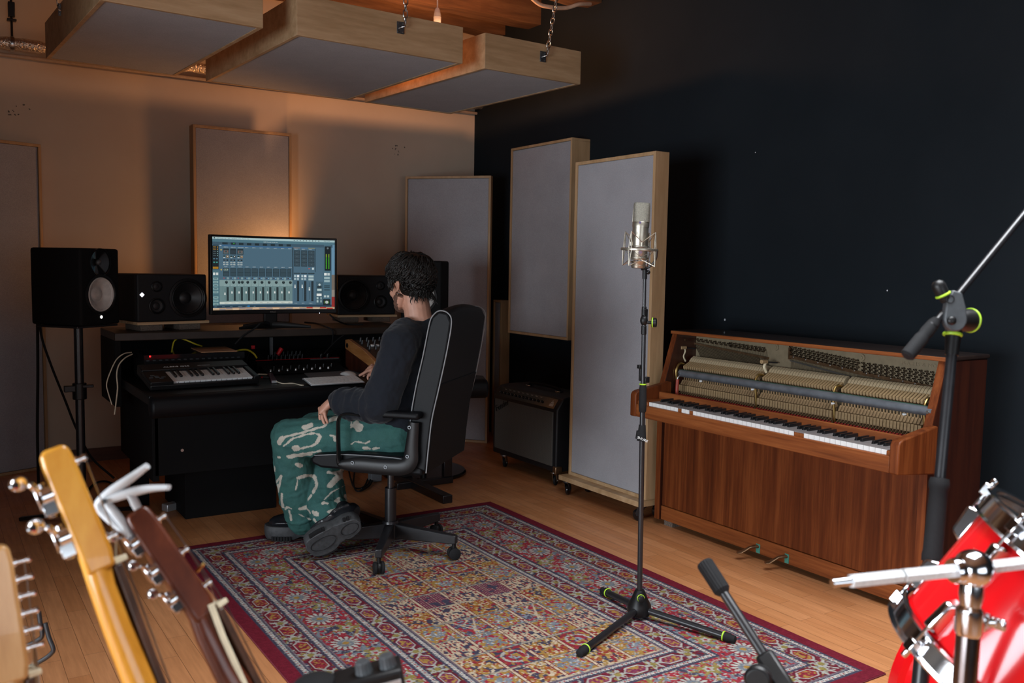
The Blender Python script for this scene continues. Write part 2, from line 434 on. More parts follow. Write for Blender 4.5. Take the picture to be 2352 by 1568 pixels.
# ================================================================== ACOUSTIC PANELS
def panel(label, p0, rz, w, h, d, group=None, name='sound_absorber', cat='acoustic panel', frame='plyz', t=.017):
    """local x = width, y = depth to the back, z = height"""
    r = thing(name, label, cat, p0, rz, group)
    fr = MB().bb((0, 0, 0), (w, d, t)).bb((0, 0, h-t), (w, d, h)).bb((0, 0, t), (t, d, h-t)).bb((w-t, 0, t), (w, d, h-t))
    fr.build('frame', frame, r, bev=.0015, local=True)
    fb = MB(); n = 10
    fb.bb((t+.001, .007, t+.001), (w-t-.001, d-.004, h-t-.001))
    fb.build('fabric', 'fabric', r, bev=.004, local=True)
    return r
panel('grey fabric panel in pale wood frame hung on the pale wall behind the monitor', (1.497, 6.2, .868), 0, .667, 1.331, .098)
panel('grey fabric panel standing across the back corner behind the office chair', (2.995, 6.1, 0), math.atan2(-.497, .439), .663, 1.954, .045)
panel('large grey fabric panel mounted high on the dark wall, left of the rolling panel', (3.55, 5.525, .822), -PI/2, .735, 1.325, .149)
panel('dim grey fabric panel leaning at the far left edge behind the speaker stand', (.0, 5.97, 0), math.atan2(.092, .235), .648, 1.99, .06)
panel('low narrow grey fabric panel in the gap between corner panel and dark wall', (3.61, 5.83, 0), -PI/2, .115, 1.05, .08)
# rolling panel
rp = thing('rolling_acoustic_panel', 'tallest grey fabric panel on a wheeled plywood base, left of the piano', 'acoustic panel', (3.08, 4.12, .0))
def rb(a, b2): return MB().bb(a, b2)
t = .018; y0, y1, x0, x1, z0, z1 = 3.452, 4.12, 3.08, 3.172, .112, 1.892
rb((x0, y0, z0), (x1, y0+t, z1)).bb((x0, y1-t, z0), (x1, y1, z1)).bb((x0, y0+t, z0), (x1, y1-t, z0+t)).bb((x0, y0+t, z1-t), (x1, y1-t, z1)).build('frame', 'plyz', rp, bev=.0015)
rb((x0+.006, y0+t, z0+t), (x1-.004, y1-t, z1-t)).build('fabric', 'fabric', rp, bev=.004)
rb((x0-.055, y0-.02, .084), (x1+.07, y1+.02, .112)).build('base_board', 'ply', rp, bev=.002)
def caster(parent, x, y, ztop, r=.032, wid=.018, ang=0, mtl='blackgloss', name='caster', fork='blackmetal'):
    f = MB()
    R = Matrix.Rotation(ang, 3, 'Z'); d = R @ V((1, 0, 0)); s = R @ V((0, 1, 0)); c = V((x, y, r))
    top = V((x, y, ztop))-d*.018
    f.cyl(top-V((0, 0, .006)), top, .026)
    for k in (-1, 1): f.beam(top+s*k*(wid/2+.003)-V((0, 0, .004)), c+s*k*(wid/2+.003), .003, .026, up=d)
    f.cyl(c-s*(wid/2+.006), c+s*(wid/2+.006), .005)
    o = f.build(name, fork, parent)
    w = MB(); w.lathe([(-wid/2, r*.72), (-wid/2+.003, r*.95), (0, r), (wid/2-.003, r*.95), (wid/2, r*.72)], c, s, 24)
    w.build('wheel', mtl, o)
    return o
for (x, y, a) in ((3.06, 4.09, .5), (3.06, 3.48, 1.9), (3.2, 4.08, .2), (3.2, 3.49, -.4)): caster(rp, x, y, .084, ang=a)

# ================================================================== CEILING CLOUDS
def cloud(label, FL, FR, BL, BR, zb, h):
    r = thing('ceiling_cloud', label, 'acoustic panel', ((FL[0]+BR[0])/2, (FL[1]+BR[1])/2, zb), 0, 'ceiling clouds hung on chains')
    P = [V((*p, 0)) for p in (FL, FR, BR, BL)]; ctr = sum(P, V())/4; t = .02
    fr = MB(); Q = []
    for i in range(4):
        a, b2 = P[i], P[(i+1) % 4]; q = P[i-1]
        e1 = (b2-a).normalized(); e0 = (q-a).normalized(); Q.append(a+e1*t+e0*t)
    vs = [(*p.xy, z) for z in (zb, zb+h) for p in P]+[(*p.xy, z) for z in (zb, zb+h) for p in Q]; fs = []
    for i in range(4):
        j = (i+1) % 4
        fs += [(i, j, 4+j, 4+i), (8+i, 12+i, 12+j, 8+j), (i, 8+i, 8+j, j), (4+i, 4+j, 12+j, 12+i)]
    fr._add(vs, fs); fr.build('frame', 'ply', r, bev=.0015)
    fb = MB(); n = 4
    fb._add([(*q.xy, z) for z in (zb+.004, zb+h-.012) for q in Q], [(0, 1, 2, 3), (4, 7, 6, 5)]+[(i, (i+1) % 4, 4+(i+1) % 4, 4+i) for i in range(4)])
    fb.build('fabric', 'fabric', r)
    return r
zc, hc = 2.35, .185
c1 = cloud('leftmost hanging wood-framed cloud panel, cut off by the top edge', (.625, 4.07), (1.303, 4.105), (.56, 5.42), (1.225, 5.455), zc, hc)
c2 = cloud('widest hanging cloud panel in the middle, with one bracket on its front', (1.467, 4.127), (2.374, 4.173), (1.404, 5.50), (2.310, 5.545), zc, hc)
c3 = cloud('rightmost hanging cloud panel, reaching toward the dark wall', (2.522, 4.195), (3.181, 4.225), (2.425, 5.545), (3.084, 5.585), zc, hc)
def bracket(parent, p, n=V((0, -1, 0)), s=.034):
    p = V(p); x = V((1, 0, 0)); mtx = axes(p, x, (0, 0, 1))
    b2 = MB().box(p+n*.002, (s*1.15, .003, s*1.7)).build('bracket', 'zinc', parent, bev=.001)
    k = MB()
    k.tube(bez([p+n*.003+V((-.008, 0, -.004)), p+n*.02+V((0, 0, 0)), p+n*.028+V((.012, 0, .004)), p+n*.02+V((.016, 0, .016))], 5), .003, 8)
    k.build('hook', 'steel', b2)
    for sx in (-1, 1):
        for sz in (-1, 1):
            MB().cyl(p+n*.003+V((sx*.013, 0, sz*.02)), p+n*.006+V((sx*.013, 0, sz*.02)), .0035, n=10).build('screw', 'steel', b2)
    return b2
def chain(label, p0, p1, L=.04):
    p0, p1 = V(p0), V(p1); d = (p1-p0); n = max(2, int(d.length/(L*.78)))
    r = thing('hanging_chain', label, 'chain', p0, 0, 'chains holding the clouds')
    for i in range(n):
        c = p0+d*((i+.5)/n); dn = d.normalized(); side = V((1, 0, 0)) if i % 2 else V((.2, 1, 0)).normalized()
        side = (side-dn*side.dot(dn)).normalized(); pts = []
        for k in range(16):
            w = 2*PI*k/16; a, b2 = math.cos(w), math.sin(w)
            pts.append(c+dn*(a*.011+math.copysign(L/2-.011, a) if abs(a) > 1e-6 else 0)+side*b2*.011)
        mb = MB(); mb.ring([(q, .003) for q in pts+[pts[0]]], 8, caps=False); mb.build('chain_link', 'steel', r)
    return r
# bracket positions on front faces
bp2 = V((2.005, 4.154-.001, 2.47)); bracket(c2, bp2)
bp3 = V((2.905, 4.212-.001, 2.465)); bracket(c3, bp3)
chain('chain of steel links rising from the front of the middle cloud', bp2+V((.016, -.022, .018)), (2.03, 4.13, 3.02))
chain('chain of steel links rising from the front of the rightmost cloud', bp3+V((.016, -.022, .018)), (2.985, 4.14, 3.02))
bb1 = V((.5925, 4.95, 2.50)); bracket(c1, bb1, n=V((-1, 0, 0)))
chain('chain of steel links at the left side of the leftmost cloud', bb1+V((-.024, .004, .02)), (.56, 4.95, 3.2))

# ================================================================== CEILING FITTINGS
pl = thing('pendant_lamp', 'white pendant lamp on a thin cord between two clouds, bulb hidden', 'lamp', (2.62, 4.92, 3.2))
px, py = 2.62, 4.92
MB().cyl((px, py, 2.83), (px, py, 3.2), .004, n=8).build('cord', 'white', pl)
MB().lathe([(0, .010), (.012, .016), (.045, .022), (.05, .020), (.052, .023), (.095, .021)], (px, py, 2.84), (0, 0, -1), 20).build('lamp_holder', 'white', pl)
MB().lathe([(0, .013), (.02, .02), (.05, .03), (.075, .028), (.09, .015), (.094, .001)], (px, py, 2.745), (0, 0, -1), 20).build('bulb', emit('warm_bulb', (1, .45, .20), 640), pl)
hk = thing('ceiling_hook', 'thin steel hanger screwed to the beam above the middle cloud', 'hook', (2.28, 4.98, 3.0))
MB().tube(bez([(2.28, 4.98, 3.02), (2.278, 4.975, 2.93), (2.286, 4.972, 2.90), (2.296, 4.97, 2.93), (2.296, 4.97, 3.0)], 5), .004, 8).build('hanger', 'brass', hk)
pp = thing('insulated_pipe', 'foil-wrapped heating pipe running along the top of the pale wall', 'pipe', (1.5, 6.2, 2.556))
mb = MB(); pts = []; rr = random.Random(3)
for i in range(130): pts.append(((-.6+i*4.3/129, 6.2+rr.uniform(-.002, .002), 2.565+rr.uniform(-.002, .002)), .036+rr.uniform(-.004, .003)))
mb.ring(pts, 18); mb.build('foil_wrap', 'foil', pp)
MB().tube([(-.6, 6.27, 2.508), (3.7, 6.27, 2.508)], .011, 12).build('bare_pipe', mat('painted_pipe', (.42, .33, .26), .5), pp)
d = at(27, 60, 1)-CAM; q = CAM+d*((6.2-CAM.y)/d.y); xx = q.x
hg = thing('pipe_hanger', 'black threaded pipe hanger with square clamp at top left', 'pipe hanger', (xx, 6.2, 2.62))
MB().tube([(xx, 6.2, 2.60), (xx, 6.2, 3.2)], .007, 10).build('rod', 'blackmetal', hg)
MB().box((xx, 6.2, 2.76), (.036, .04, .085)).box((xx, 6.2, 2.70), (.05, .045, .012)).build('clamp_block', 'blackmetal', hg, bev=.003)
MB().torus((xx, 6.2, 2.563), (1, 0, 0), .042, .004, 24, 6, 3).build('pipe_ring', 'steel', hg)
cb = MB().tube(bez([at(1190, -40, 5.3), at(1232, 5, 5.42), at(1262, 16, 5.45), at(1300, 18, 5.5), at(1330, 10, 5.52), at(1356, 9, 5.58)], 8), .012, 10)
tag(cb.build('ceiling_cable', mat('pale_cable', (.55, .38, .26), .6)), 'pale thick cable run under the ceiling boards beside the dark wall', 'cable')

# ================================================================== RUG
def build_rug():
    W, L, s = 1.672, 2.455, .0034
    nx, ny = int(W/s)+1, int(L/s)+1
    u = np.linspace(0, W, nx); v = np.linspace(0, L, ny); U, Vv = np.meshgrid(u, v)
    rng = np.random.default_rng(5)
    def vn(cx, cy=None):
        cy = cy or cx
        gx, gy = int(W/cx)+3, int(L/cy)+3; g = rng.random((gy, gx))
        X = U/cx; Y = Vv/cy; i = X.astype(int); j = Y.astype(int); fx = X-i; fy = Y-j
        fx = fx*fx*(3-2*fx); fy = fy*fy*(3-2*fy)
        return (g[j, i]*(1-fx)+g[j, i+1]*fx)*(1-fy)+(g[j+1, i]*(1-fx)+g[j+1, i+1]*fx)*fy
    red = np.array((.30, .030, .045)); maroon = np.array((.15, .018, .032)); navy = np.array((.055, .050, .080)); white = np.array((.46, .45, .41))
    mustard = np.array((.33, .19, .05)); cream = np.array((.50, .40, .28)); blue = np.array((.16, .18, .21)); olive = np.array((.24, .19, .06)); plum = np.array((.15, .03, .065)); orange = np.array((.36, .11, .03))
    C = np.zeros((ny, nx, 3))
    d = np.minimum.reduce([U, W-U, Vv, L-Vv])
    # coordinate along the nearest edge, and inward
    side = np.argmin(np.stack([U, W-U, Vv, L-Vv]), 0)
    s_al = np.where(side < 2, Vv, U); tot = np.where(side < 2, L, W)
    n1, n2, n3, n4 = vn(.012), vn(.02), vn(.009, .014), vn(.03)
    n5 = vn(.007)
    def put(mask, c, a=1.0): C[mask] = C[mask]*(1-a)+c*a
    C[:] = maroon
    put(d < .055, np.array((.155, .013, .026)))
    def guard(a, b):
        m = (d >= a) & (d < b); put(m, navy); t = (d-a)/(b-a); q = (s_al/.018)
        zig = np.abs((q % 1)-.5)*2
        put(m & (np.abs(t-(.25+.5*zig)) < .17), white); put(m & (np.abs(t-(.75-.5*zig)) < .12), white, .8)
        put(m & (np.abs(t-.5) < .13) & (zig > .72), red)
        put((d >= a-.006) & (d < a), navy); put((d >= b) & (d < b+.006), blue, .6)
    def speckle(m, cols, th=.62):
        th = th+.06
        for k, (c, nn) in enumerate(cols): put(m & (nn > th), c)
    # outer band with octagons
    m = (d >= .055) & (d < .185); put(m, maroon); speckle(m, [(olive, n1), (navy, n3), (white*.8, n5*.92)], .66)
    def octs(a, b, per, r1, r2, fill):
        m = (d >= a) & (d < b); c = (a+b)/2; per2 = tot/np.round(tot/per); q = (s_al % per2)-per2/2
        e = np.maximum(np.abs(q)/r1*.9+np.abs(d-c)/r2*.45, np.abs(d-c)/r2)
        put(m & (e < 1.22), maroon*.8); put(m & (e < 1.0), white*.85); put(m & (e < .84), fill); put(m & (e < .72) & (n5 > .55), mustard)
        put(m & (e < .72) & (n5 < .3), maroon)
        q2 = ((s_al+per2/2) % per2)-per2/2; rr = np.hypot(q2, d-c); th = np.arctan2(d-c, q2)
        put(m & (rr < .028+.01*np.cos(6*th)) & (n5 > .35), white*.75); put(m & (rr < .012), olive)
    guard(.055, .080); octs(.086, .164, .150, .046, .026, red*.8); guard(.167, .192)
    # main border
    m = (d >= .198) & (d < .375); put(m, red*.92)
    vine = np.abs((d-.287)-.055*np.sin(2*PI*s_al/.24))
    put(m & (vine < .0055), olive); put(m & (np.abs(vine-.012) < .003), white*.8)
    speckle(m, [(olive, n1), (navy, n2), (white*.85, n5)], .68); put(m & (n3 > .72), blue)
    per2 = tot/np.round(tot/.24); q = (s_al % per2)-per2/2
    rr = np.hypot(q*.9, d-.262); th = np.arctan2(d-.262, q)
    rad = .046+.006*np.cos(14*th)
    put(m & (rr < .055), red*.75); put(m & (rr < rad), white*.9); put(m & (rr < rad) & (np.cos(14*th) < -.55), maroon); put(m & (rr < .028), blue); put(m & (rr < .028) & (n5 > .6), white*.6); put(m & (rr < .011), mustard)
    q = ((s_al+per2/2) % per2)-per2/2; rr = np.hypot(q, d-.318); th = np.arctan2(d-.318, q)
    put(m & (rr < .034+.012*np.cos(5*th)) & (n5 > .25), olive); put(m & (rr < .017+.005*np.cos(5*th)), white*.8); put(m & (rr < .007), red)
    guard(.376, .402); m = (d >= .402) & (d < .475); put(m, maroon); speckle(m, [(olive, n1), (navy, n3)], .66)
    octs(.404, .470, .150, .046, .026, plum*1.3); guard(.476, .498)
    # field of garden tiles
    a = .504; m = d >= a; fw, fl = W-2*a, L-2*a; ncol, nrow = 5, 10
    tx = (U-a)/fw*ncol; ty = (Vv-a)/fl*nrow; ix = np.clip(tx.astype(int), 0, ncol-1); iy = np.clip(ty.astype(int), 0, nrow-1)
    fx = tx-ix; fy = ty-iy
    kind = (ix*3+iy*2+(ix*iy) % 2) % 6
    base = [mustard, red*.85, cream*.8, navy*1.3, orange*.8, plum]
    rr = np.hypot((fx-.5)*.13, (fy-.5)*.145)
    for k in range(6):
        mk = m & (kind == k); put(mk, base[k])
        if k == 0: put(mk & (n1 > .6), blue); put(mk & (n3 > .68), red); put(mk & (rr < .03) & (n5 > .4), blue*1.2); put(mk & (n5 > .78), white)
        if k == 1: put(mk & (n1 > .6), navy); put(mk & (np.abs(rr-.042) < .006) & (n5 > .25), white*.8); put(mk & (rr < .02) & (n5 > .4), blue*1.5); put(mk & (n3 > .7), mustard)
        if k == 2: put(mk & ((fx*9+.3*n4) % 1 < .5), red*.8); put(mk & (n5 > .55) , cream); put(mk & (n3 > .66), navy)
        if k == 3:
            tr = np.abs((fx-.5)-.13*np.sin(fy*14)*(1-fy)); put(mk & (n2 > .5), mustard*.9); put(mk & (n1 > .62), red)
            put(mk & (tr < .035), cream); put(mk & (np.abs(np.abs(fx-.5)-.5*np.abs(fy-.75)) < .03), cream); put(mk & (n5 > .74), blue*1.4)
        if k == 4: put(mk & (n1 > .55), red*.8); put(mk & (n2 > .62), navy); put(mk & (n3 > .60), mustard); put(mk & (n5 > .68), cream)
        if k == 5: put(mk & (((fx*12 % 1) < .45) & ((fy*12 % 1) < .45)), cream*.8); put(mk & (n2 > .66), navy)
    ex = np.minimum(fx, 1-fx)*fw/ncol; ey = np.minimum(fy, 1-fy)*fl/nrow
    put(m & (ex < .0095), maroon); put(m & (ex < .0065) & (n5 > .22), cream); put(m & (ey < .006), blue*.7); put(m & (ey < .0035) & (n5 > .4), cream*.8)
    put(m & (d < a+.010) & (n5 > .3), cream*.9)
    C *= (.82+.36*vn(.0075))[..., None]
    # slight wobble of the weave
    x0, y0 = .905, 1.705
    X = x0+U; Y = y0+(L-Vv); Z = .0065+.0012*vn(.25)
    co = np.stack([X, Y, Z], -1).reshape(-1, 3)
    me = bpy.data.meshes.new('rug'); nv = nx*ny
    i = np.arange(nv).reshape(ny, nx); q = np.stack([i[:-1, :-1], i[1:, :-1], i[1:, 1:], i[:-1, 1:]], -1).reshape(-1, 4)
    me.vertices.add(nv); me.vertices.foreach_set('co', co.ravel()); nf = len(q)
    me.loops.add(nf*4); me.loops.foreach_set('vertex_index', q.ravel().astype(np.int32)); me.polygons.add(nf)
    me.polygons.foreach_set('loop_start', np.arange(0, nf*4, 4, dtype=np.int32)); me.update(calc_edges=True)
    ca = me.color_attributes.new('Col', 'FLOAT_COLOR', 'POINT')
    ca.data.foreach_set('color', np.concatenate([C.reshape(-1, 3), np.ones((nv, 1))], 1).astype(np.float32).ravel())
    me.materials.append(colattr('rug_pile', .95, bmp=.5, spec=.1, nscale=320))
    r = thing('rug', 'patterned red Persian-style rug under the office chair and mic stand', 'rug', (1.74, 2.93, 0))
    o = bpy.data.objects.new('woven_top', me); COL.objects.link(o); o.parent = r; o.matrix_parent_inverse = Matrix.Translation((-1.74, -2.93, 0))
    MB().bb((x0-.002, y0-.002, 0.0005), (x0+W+.002, y0+L+.002, .006)).build('bound_edge', mat('rug_edge', (.15, .012, .024), .95, bmp=.3, nscale=200), r, bev=.002)
build_rug()
# ================================================================== DESK AND GEAR
def ray_to(u, v, ax, val):
    d = at(u, v, 1)-CAM; return CAM+d*((val-CAM[ax])/d[ax])
def onX(u, v, x): return ray_to(u, v, 0, x)
def onY(u, v, y): return ray_to(u, v, 1, y)
def onZ(u, v, z): return ray_to(u, v, 2, z)
def sR(r, g, b): return tuple((c/255/12.92 if c < 10 else ((c/255+.055)/1.055)**2.4) for c in (r, g, b))
I4 = Matrix()
M['shelf'] = mat('dusty_shelf', (.030, .021, .016), .5, var=.35, nscale=9)  # mottled dark brown, browner than the black desk
DZ = .71
desk = thing('studio_desk', 'black studio desk with padded front edge and raised shelf', 'desk', (1.6, 4.6, 0))
front = [(.80, 4.10), (1.1, 4.10), (1.39, 4.112), (1.82, 4.14), (2.15, 4.09), (2.46, 3.99)]
poly = front+[(2.52, 4.16), (2.36, 4.45), (2.36, 5.2), (.80, 5.2)]
MB().prism([(x, y+.045 if i < 6 else y) for i, (x, y) in enumerate(poly)], Matrix.Translation((0, 0, DZ-.045)), .045).build('worktop', 'blackpaint', desk, bev=.004)
arm = MB(); fp = bez([(x, y+.03, .66) for x, y in front], 6)
arm.ring([(p, (.046, .05)) for p in fp], 20, ell=(0, 1, 0)); arm.build('padded_armrest', 'leather', desk, bev=.012)
MB().bb((.875, 4.42, .285), (1.95, 4.45, .665)).build('front_panel', 'blackmatte', desk, bev=.003)
MB().cyl((1.0, 4.416, .40), (1.0, 4.421, .40), .007).build('lock', 'steel', desk)
MB().bb((.865, 4.42, .26), (.895, 5.25, .665)).build('side_panel', 'blackmatte', desk, bev=.003)
MB().bb((1.06, 4.634, 0), (1.53, 5.1, .50)).build('pedestal', 'blackmatte', desk, bev=.003)
MB().bb((.77, 4.79, .90), (2.40, 5.23, .94)).build('shelf', 'shelf', desk, bev=.004)
for x in (.77, 2.37): MB().bb((x, 4.80, .57), (x+.03, 5.23, .90)).build('upright', 'blackmatte', desk, bev=.003)
MB().bb((.80, 5.2, .66), (2.37, 5.225, .90)).build('back_panel', 'blackmatte', desk)
MB().bb((1.56, 4.82, .80), (1.575, 4.835, .895)).build('rack_rail', 'graphite', desk)
for y in (4.25,):
    MB().bb((2.335, 4.26, 0), (2.395, 5.0, .045)).build('foot', 'blackmetal', desk, bev=.004)
MB().bb((2.335, 4.75, .045), (2.395, 4.83, .67)).build('leg', 'blackmetal', desk, bev=.004)
MB().bb((2.25, 4.655, 0), (2.62, 4.70, .04)).bb((2.56, 4.66, .04), (2.615, 4.695, .16)).build('foot', 'blackmetal', desk, bev=.004)
MB().bb((.90, 5.0, 0), (.96, 5.2, .26)).build('leg', 'blackmatte', desk)

# ---- monitor
mon = thing('computer_monitor', 'curved widescreen monitor showing a mixer window', 'monitor', (1.61, 4.88, .94))
MW, MH, MR = .714, .424, 1.35
mx0, my0, mz0 = 1.605, 4.905, 1.232
def scr(u, v, off=0.0):
    """u 0..1 left to right, v 0..1 top to bottom, on the glass of the curved screen"""
    s = (u-.5)*.690; w = s/MR; R_ = MR-off
    return (mx0+R_*math.sin(w), my0-MR+R_*math.cos(w), mz0+.200-v*.388)
fr = MB(); n = 24
def bend(x, z, off): w = x/MR; R_ = MR-off; return (mx0+R_*math.sin(w), my0-MR+R_*math.cos(w), z)
vs = []; fs = []
for i in range(n+1):
    x = -MW/2+MW*i/n
    vs += [bend(x, mz0-MH/2, .004), bend(x, mz0+MH/2, .004), bend(x, mz0+MH/2, -.022), bend(x, mz0-MH/2, -.022)]
for i in range(n):
    for j in range(4): fs.append((i*4+j, i*4+(j+1) % 4, (i+1)*4+(j+1) % 4, (i+1)*4+j))
fs += [(3, 2, 1, 0), (n*4, n*4+1, n*4+2, n*4+3)]
fr._add(vs, fs); fr.ball((mx0, my0+.05, mz0), (.18, .03, .12), 20, 12)
bz = fr.build('casing', 'blackplastic', mon, bev=.004)
lg = MB().text('msi', axes(V(bend(-.02, mz0-.206, .0055)), (1, 0, 0), (0, 0, 1)), .016, .0003, xs=1.5); lg.build('maker_mark', 'steel', bz)
MB().ball(bend(.26, mz0-.211, .005), .002, 8, 6).build('power_light', emit('power_led', (.7, .8, 1), 3), bz)
MB().beam((mx0, my0+.055, .945), (mx0, my0+.055, 1.2), .075, .03, up=V((0, 1, 0))).build('stand_neck', 'blackplastic', mon, bev=.006)
ft = MB()
for (dx, dy) in ((-.20, -.10), (.20, -.10), (-.12, .10), (.12, .10)):
    ft.ring([((mx0, my0+.055, .958), (.022, .012)), ((mx0+dx*.5, my0+.055+dy*.5, .952), (.016, .008)), ((mx0+dx, my0+.055+dy, .945), (.008, .0045))], 10, ell=(0, 0, 1))
ft.build('stand_foot', 'blackplastic', mon)
# picture on the screen
S = MB(); lay = [0]
def R(u0, v0, u1, v1, c, lvl=1):
    k = max(1, int((u1-u0)/.06)); S.c = sR(*c)
    for i in range(k):
        a, b2 = u0+(u1-u0)*i/k, u0+(u1-u0)*(i+1)/k; o = .0046+.00012*lvl
        S.quad(scr(a, v1, o), scr(b2, v1, o), scr(b2, v0, o), scr(a, v0, o))
def T(u, v, txt, h, c, lvl=4, w=1):
    S.c = sR(*c); lvl = lvl+10; p = V(scr(u, v, .0046+.00012*lvl)); q = V(scr(u+.05, v, .0046+.00012*lvl))
    S.text(txt, axes(p, q-p, (0, 0, 1)), h, 0, xs=w)
def DISC(u, v, r, c, lvl=3):
    S.c = sR(*c); o = .0046+.00012*lvl; n = 14
    S._add([scr(u+r*.56*math.cos(2*PI*i/n), v+r*math.sin(2*PI*i/n), o) for i in range(n)], [tuple(range(n))])
R(0, 0, 1, 1, (80, 110, 128), 0)
R(0, 0, 1, .028, (178, 206, 208)); R(0, .028, 1, .066, (84, 122, 136))
for u, t in ((.035, 'UAD Console'), (.10, 'File'), (.13, 'Edit'), (.16, 'Navigation'), (.215, 'View'), (.245, 'Window'), (.285, 'Help'), (.91, 'Wed 12 Apr')): T(u, .021, t, .0068, (60, 78, 84))
DISC(.017, .014, .009, (40, 50, 56))
for i in range(9): DISC(.67+i*.025, .015, .007, (52, 62, 70) if i % 2 == 0 else (96, 112, 120))
T(.42, .056, 'UAD Console: Studio session*', .0075, (225, 235, 235))
R(0, .066, 1, .106, (66, 92, 108)); R(.065, .072, .66, .102, (38, 52, 58)); DISC(.178, .083, .007, (70, 200, 60))
for i in range(28): R(.068+i*.0035, .076, .069+i*.0035, .090, (70, 88, 94), 2)
R(.065, .098, .16, .101, (60, 110, 160), 2)
R(.004, .07, .052, .112, (40, 52, 60))
R(.0, .118, .052, .44, (34, 42, 46)); 
for i in range(5): R(.006, .134+i*.029, .030, .143+i*.029, (170, 130, 60) if i < 2 else (86, 102, 108), 2); DISC(.043, .139+i*.029, .007, (200, 150, 70) if i < 2 else (140, 180, 180))
for i in range(2):
    for j in range(2): R(.007+i*.023, .29+j*.048, .02+i*.023, .305+j*.048, (90, 130, 150) if j == 0 else (80, 170, 160), 2)
R(.002, .405, .048, .435, (176, 128, 40), 2)
R(0, .455, .052, .97, (82, 118, 128))
R(.004, .485, .021, .52, (226, 232, 228), 2); R(.028, .485, .047, .52, (214, 222, 218), 2)
for i in range(9):
    v = .555+i*.045+(.03 if i > 4 else 0); R(.004, v, .046, v+.03, (142, 176, 178), 2); R(.012, v+.01, .038, v+.02, (80, 104, 110), 3)
cw = .0585; cu0 = .088
R(.058, .112, .655, .124, (58, 104, 150), 2); R(.058, .124, .655, .150, (84, 116, 134), 2); R(.058, .112, .085, .118, (220, 226, 226), 3)
nm = ['ANALOG 1', 'ANALOG 2', 'ANALOG 3/4']+['ADAT %d' % k for k in range(1, 8)]
DISC(.072, .175, .011, (206, 178, 90)); DISC(.072, .445, .011, (206, 178, 90))
for i in range(10):
    u = cu0+i*cw; wv = cw-.008 if i < 9 else .03
    T(u+.006, .140, nm[i], .0058, (220, 230, 232), w=.9)
    T(u+.008, .408, 'INSERTS', .0056, (214, 224, 226), w=.9)
    if i < 3:
        R(u, .155, u+wv, .235, (44, 54, 60), 2); R(u+.004, .178, u+wv-.004, .228, (92, 104, 106) if i != 1 else (52, 66, 74), 3)
        if i != 1:
            for k in range(2): R(u+.008+k*.028, .183, u+.011+k*.028, .208, (170, 80, 60), 4); R(u+.016+k*.009, .192, u+.022+k*.009, .206, (40, 46, 48), 4)
        R(u+.002, .252, u+.018, .268, (44, 60, 50), 3); R(u+.002, .272, u+.018, .284, (206, 216, 214), 3)
        DISC(u+.036, .265, .019, (190, 140, 70) if i != 1 else (60, 72, 80), 3); DISC(u+.036, .265, .014, (52, 60, 66), 4); DISC(u+.037, .263, .007, (226, 230, 226), 5)
        R(u+.002, .304, u+.042, .322, (34, 42, 48), 3); R(u+.012, .31, u+.03, .316, (120, 140, 146), 4)
        for a in range(2):
            for b2 in range(2): R(u+.002+a*.024, .338+b2*.028, u+.018+a*.024, .354+b2*.028, (196, 206, 204), 3); R(u+.007+a*.024, .343+b2*.028, u+.013+a*.024, .349+b2*.028, (80, 96, 100), 4)
    R(u, .422, u+wv, .535, (30, 42, 48), 2); R(u+.003, .427, u+wv-.003, .478, (60, 80, 90), 3); R(u+.003, .482, u+wv-.003, .530, (58, 78, 88), 3)
    if i == 0: R(u+.005, .432, u+.040, .455, (150, 170, 160), 4); R(u+.009, .437, u+.017, .450, (50, 60, 60), 5); R(u+.022, .437, u+.028, .450, (50, 60, 60), 5)
    DISC(u+.006, .560, .008, (190, 70, 66) if i in (0, 2) else (70, 40, 44)); DISC(u+.021, .560, .008, (70, 84, 96) if i in (0, 2) else (140, 190, 220))
    if i < 9: R(u+.030, .550, u+.047, .575, (150, 178, 182), 3); R(u+.034, .558, u+.043, .566, (86, 108, 114), 4)
R(.056, .585, .655, .885, (112, 140, 142), 2); R(.056, .585, .655, .67, (136, 162, 162), 2.5)
for i in range(10):
    u = cu0+i*cw
    R(u-.004, .585, u-.003, .885, (70, 92, 96), 4)
    for k in ((.026,) if i not in (2, 9) else ((.014, .040) if i == 2 else (.024,))): DISC(u+k, .617, .021, (38, 50, 54), 5); R(u+k-.001, .602, u+k+.001, .612, (160, 180, 180), 6)
    for k in range(2):
        if i < 9: R(u+.006+k*.023, .652, u+.022+k*.023, .670, (150, 176, 178), 5); R(u+.0125+k*.023, .657, u+.0155+k*.023, .665, (60, 80, 84), 6)
    R(u+.0115, .70, u+.0135, .862, (44, 60, 62), 5)
    for k in range(12): R(u+.017, .695+k*.0145, u+.021, .698+k*.0145, (78, 100, 100), 5)
    if i < 9:
        R(u+.026, .683, u+.044, .872, (36, 48, 52), 5)
        for k in range(15): R(u+.029, .69+k*.0118, u+.041, .6975+k*.0118, (50, 64, 66), 6)
    fv = .775 if i == 0 else .757
    R(u+.007, fv-.017, u+.018, fv+.017, (196, 206, 202), 7); R(u+.007, fv-.002, u+.018, fv+.012, (236, 240, 236), 8)
R(.056, .885, .655, .918, (206, 216, 208), 6)
for i in range(10): T(cu0+i*cw+.006, .908, nm[i], .0056, (50, 60, 60), 9, .9)
R(.655, .106, .905, .97, (82, 112, 130), 1)
for k, c in enumerate(((190, 130, 80), (70, 130, 200), (190, 170, 80))): R(.665+k*.059, .118, .72+k*.059, .123, c, 3)
R(.655, .115, .663, .585, (40, 54, 62), 3); R(.838, .13, .843, .46, (40, 54, 62), 3)
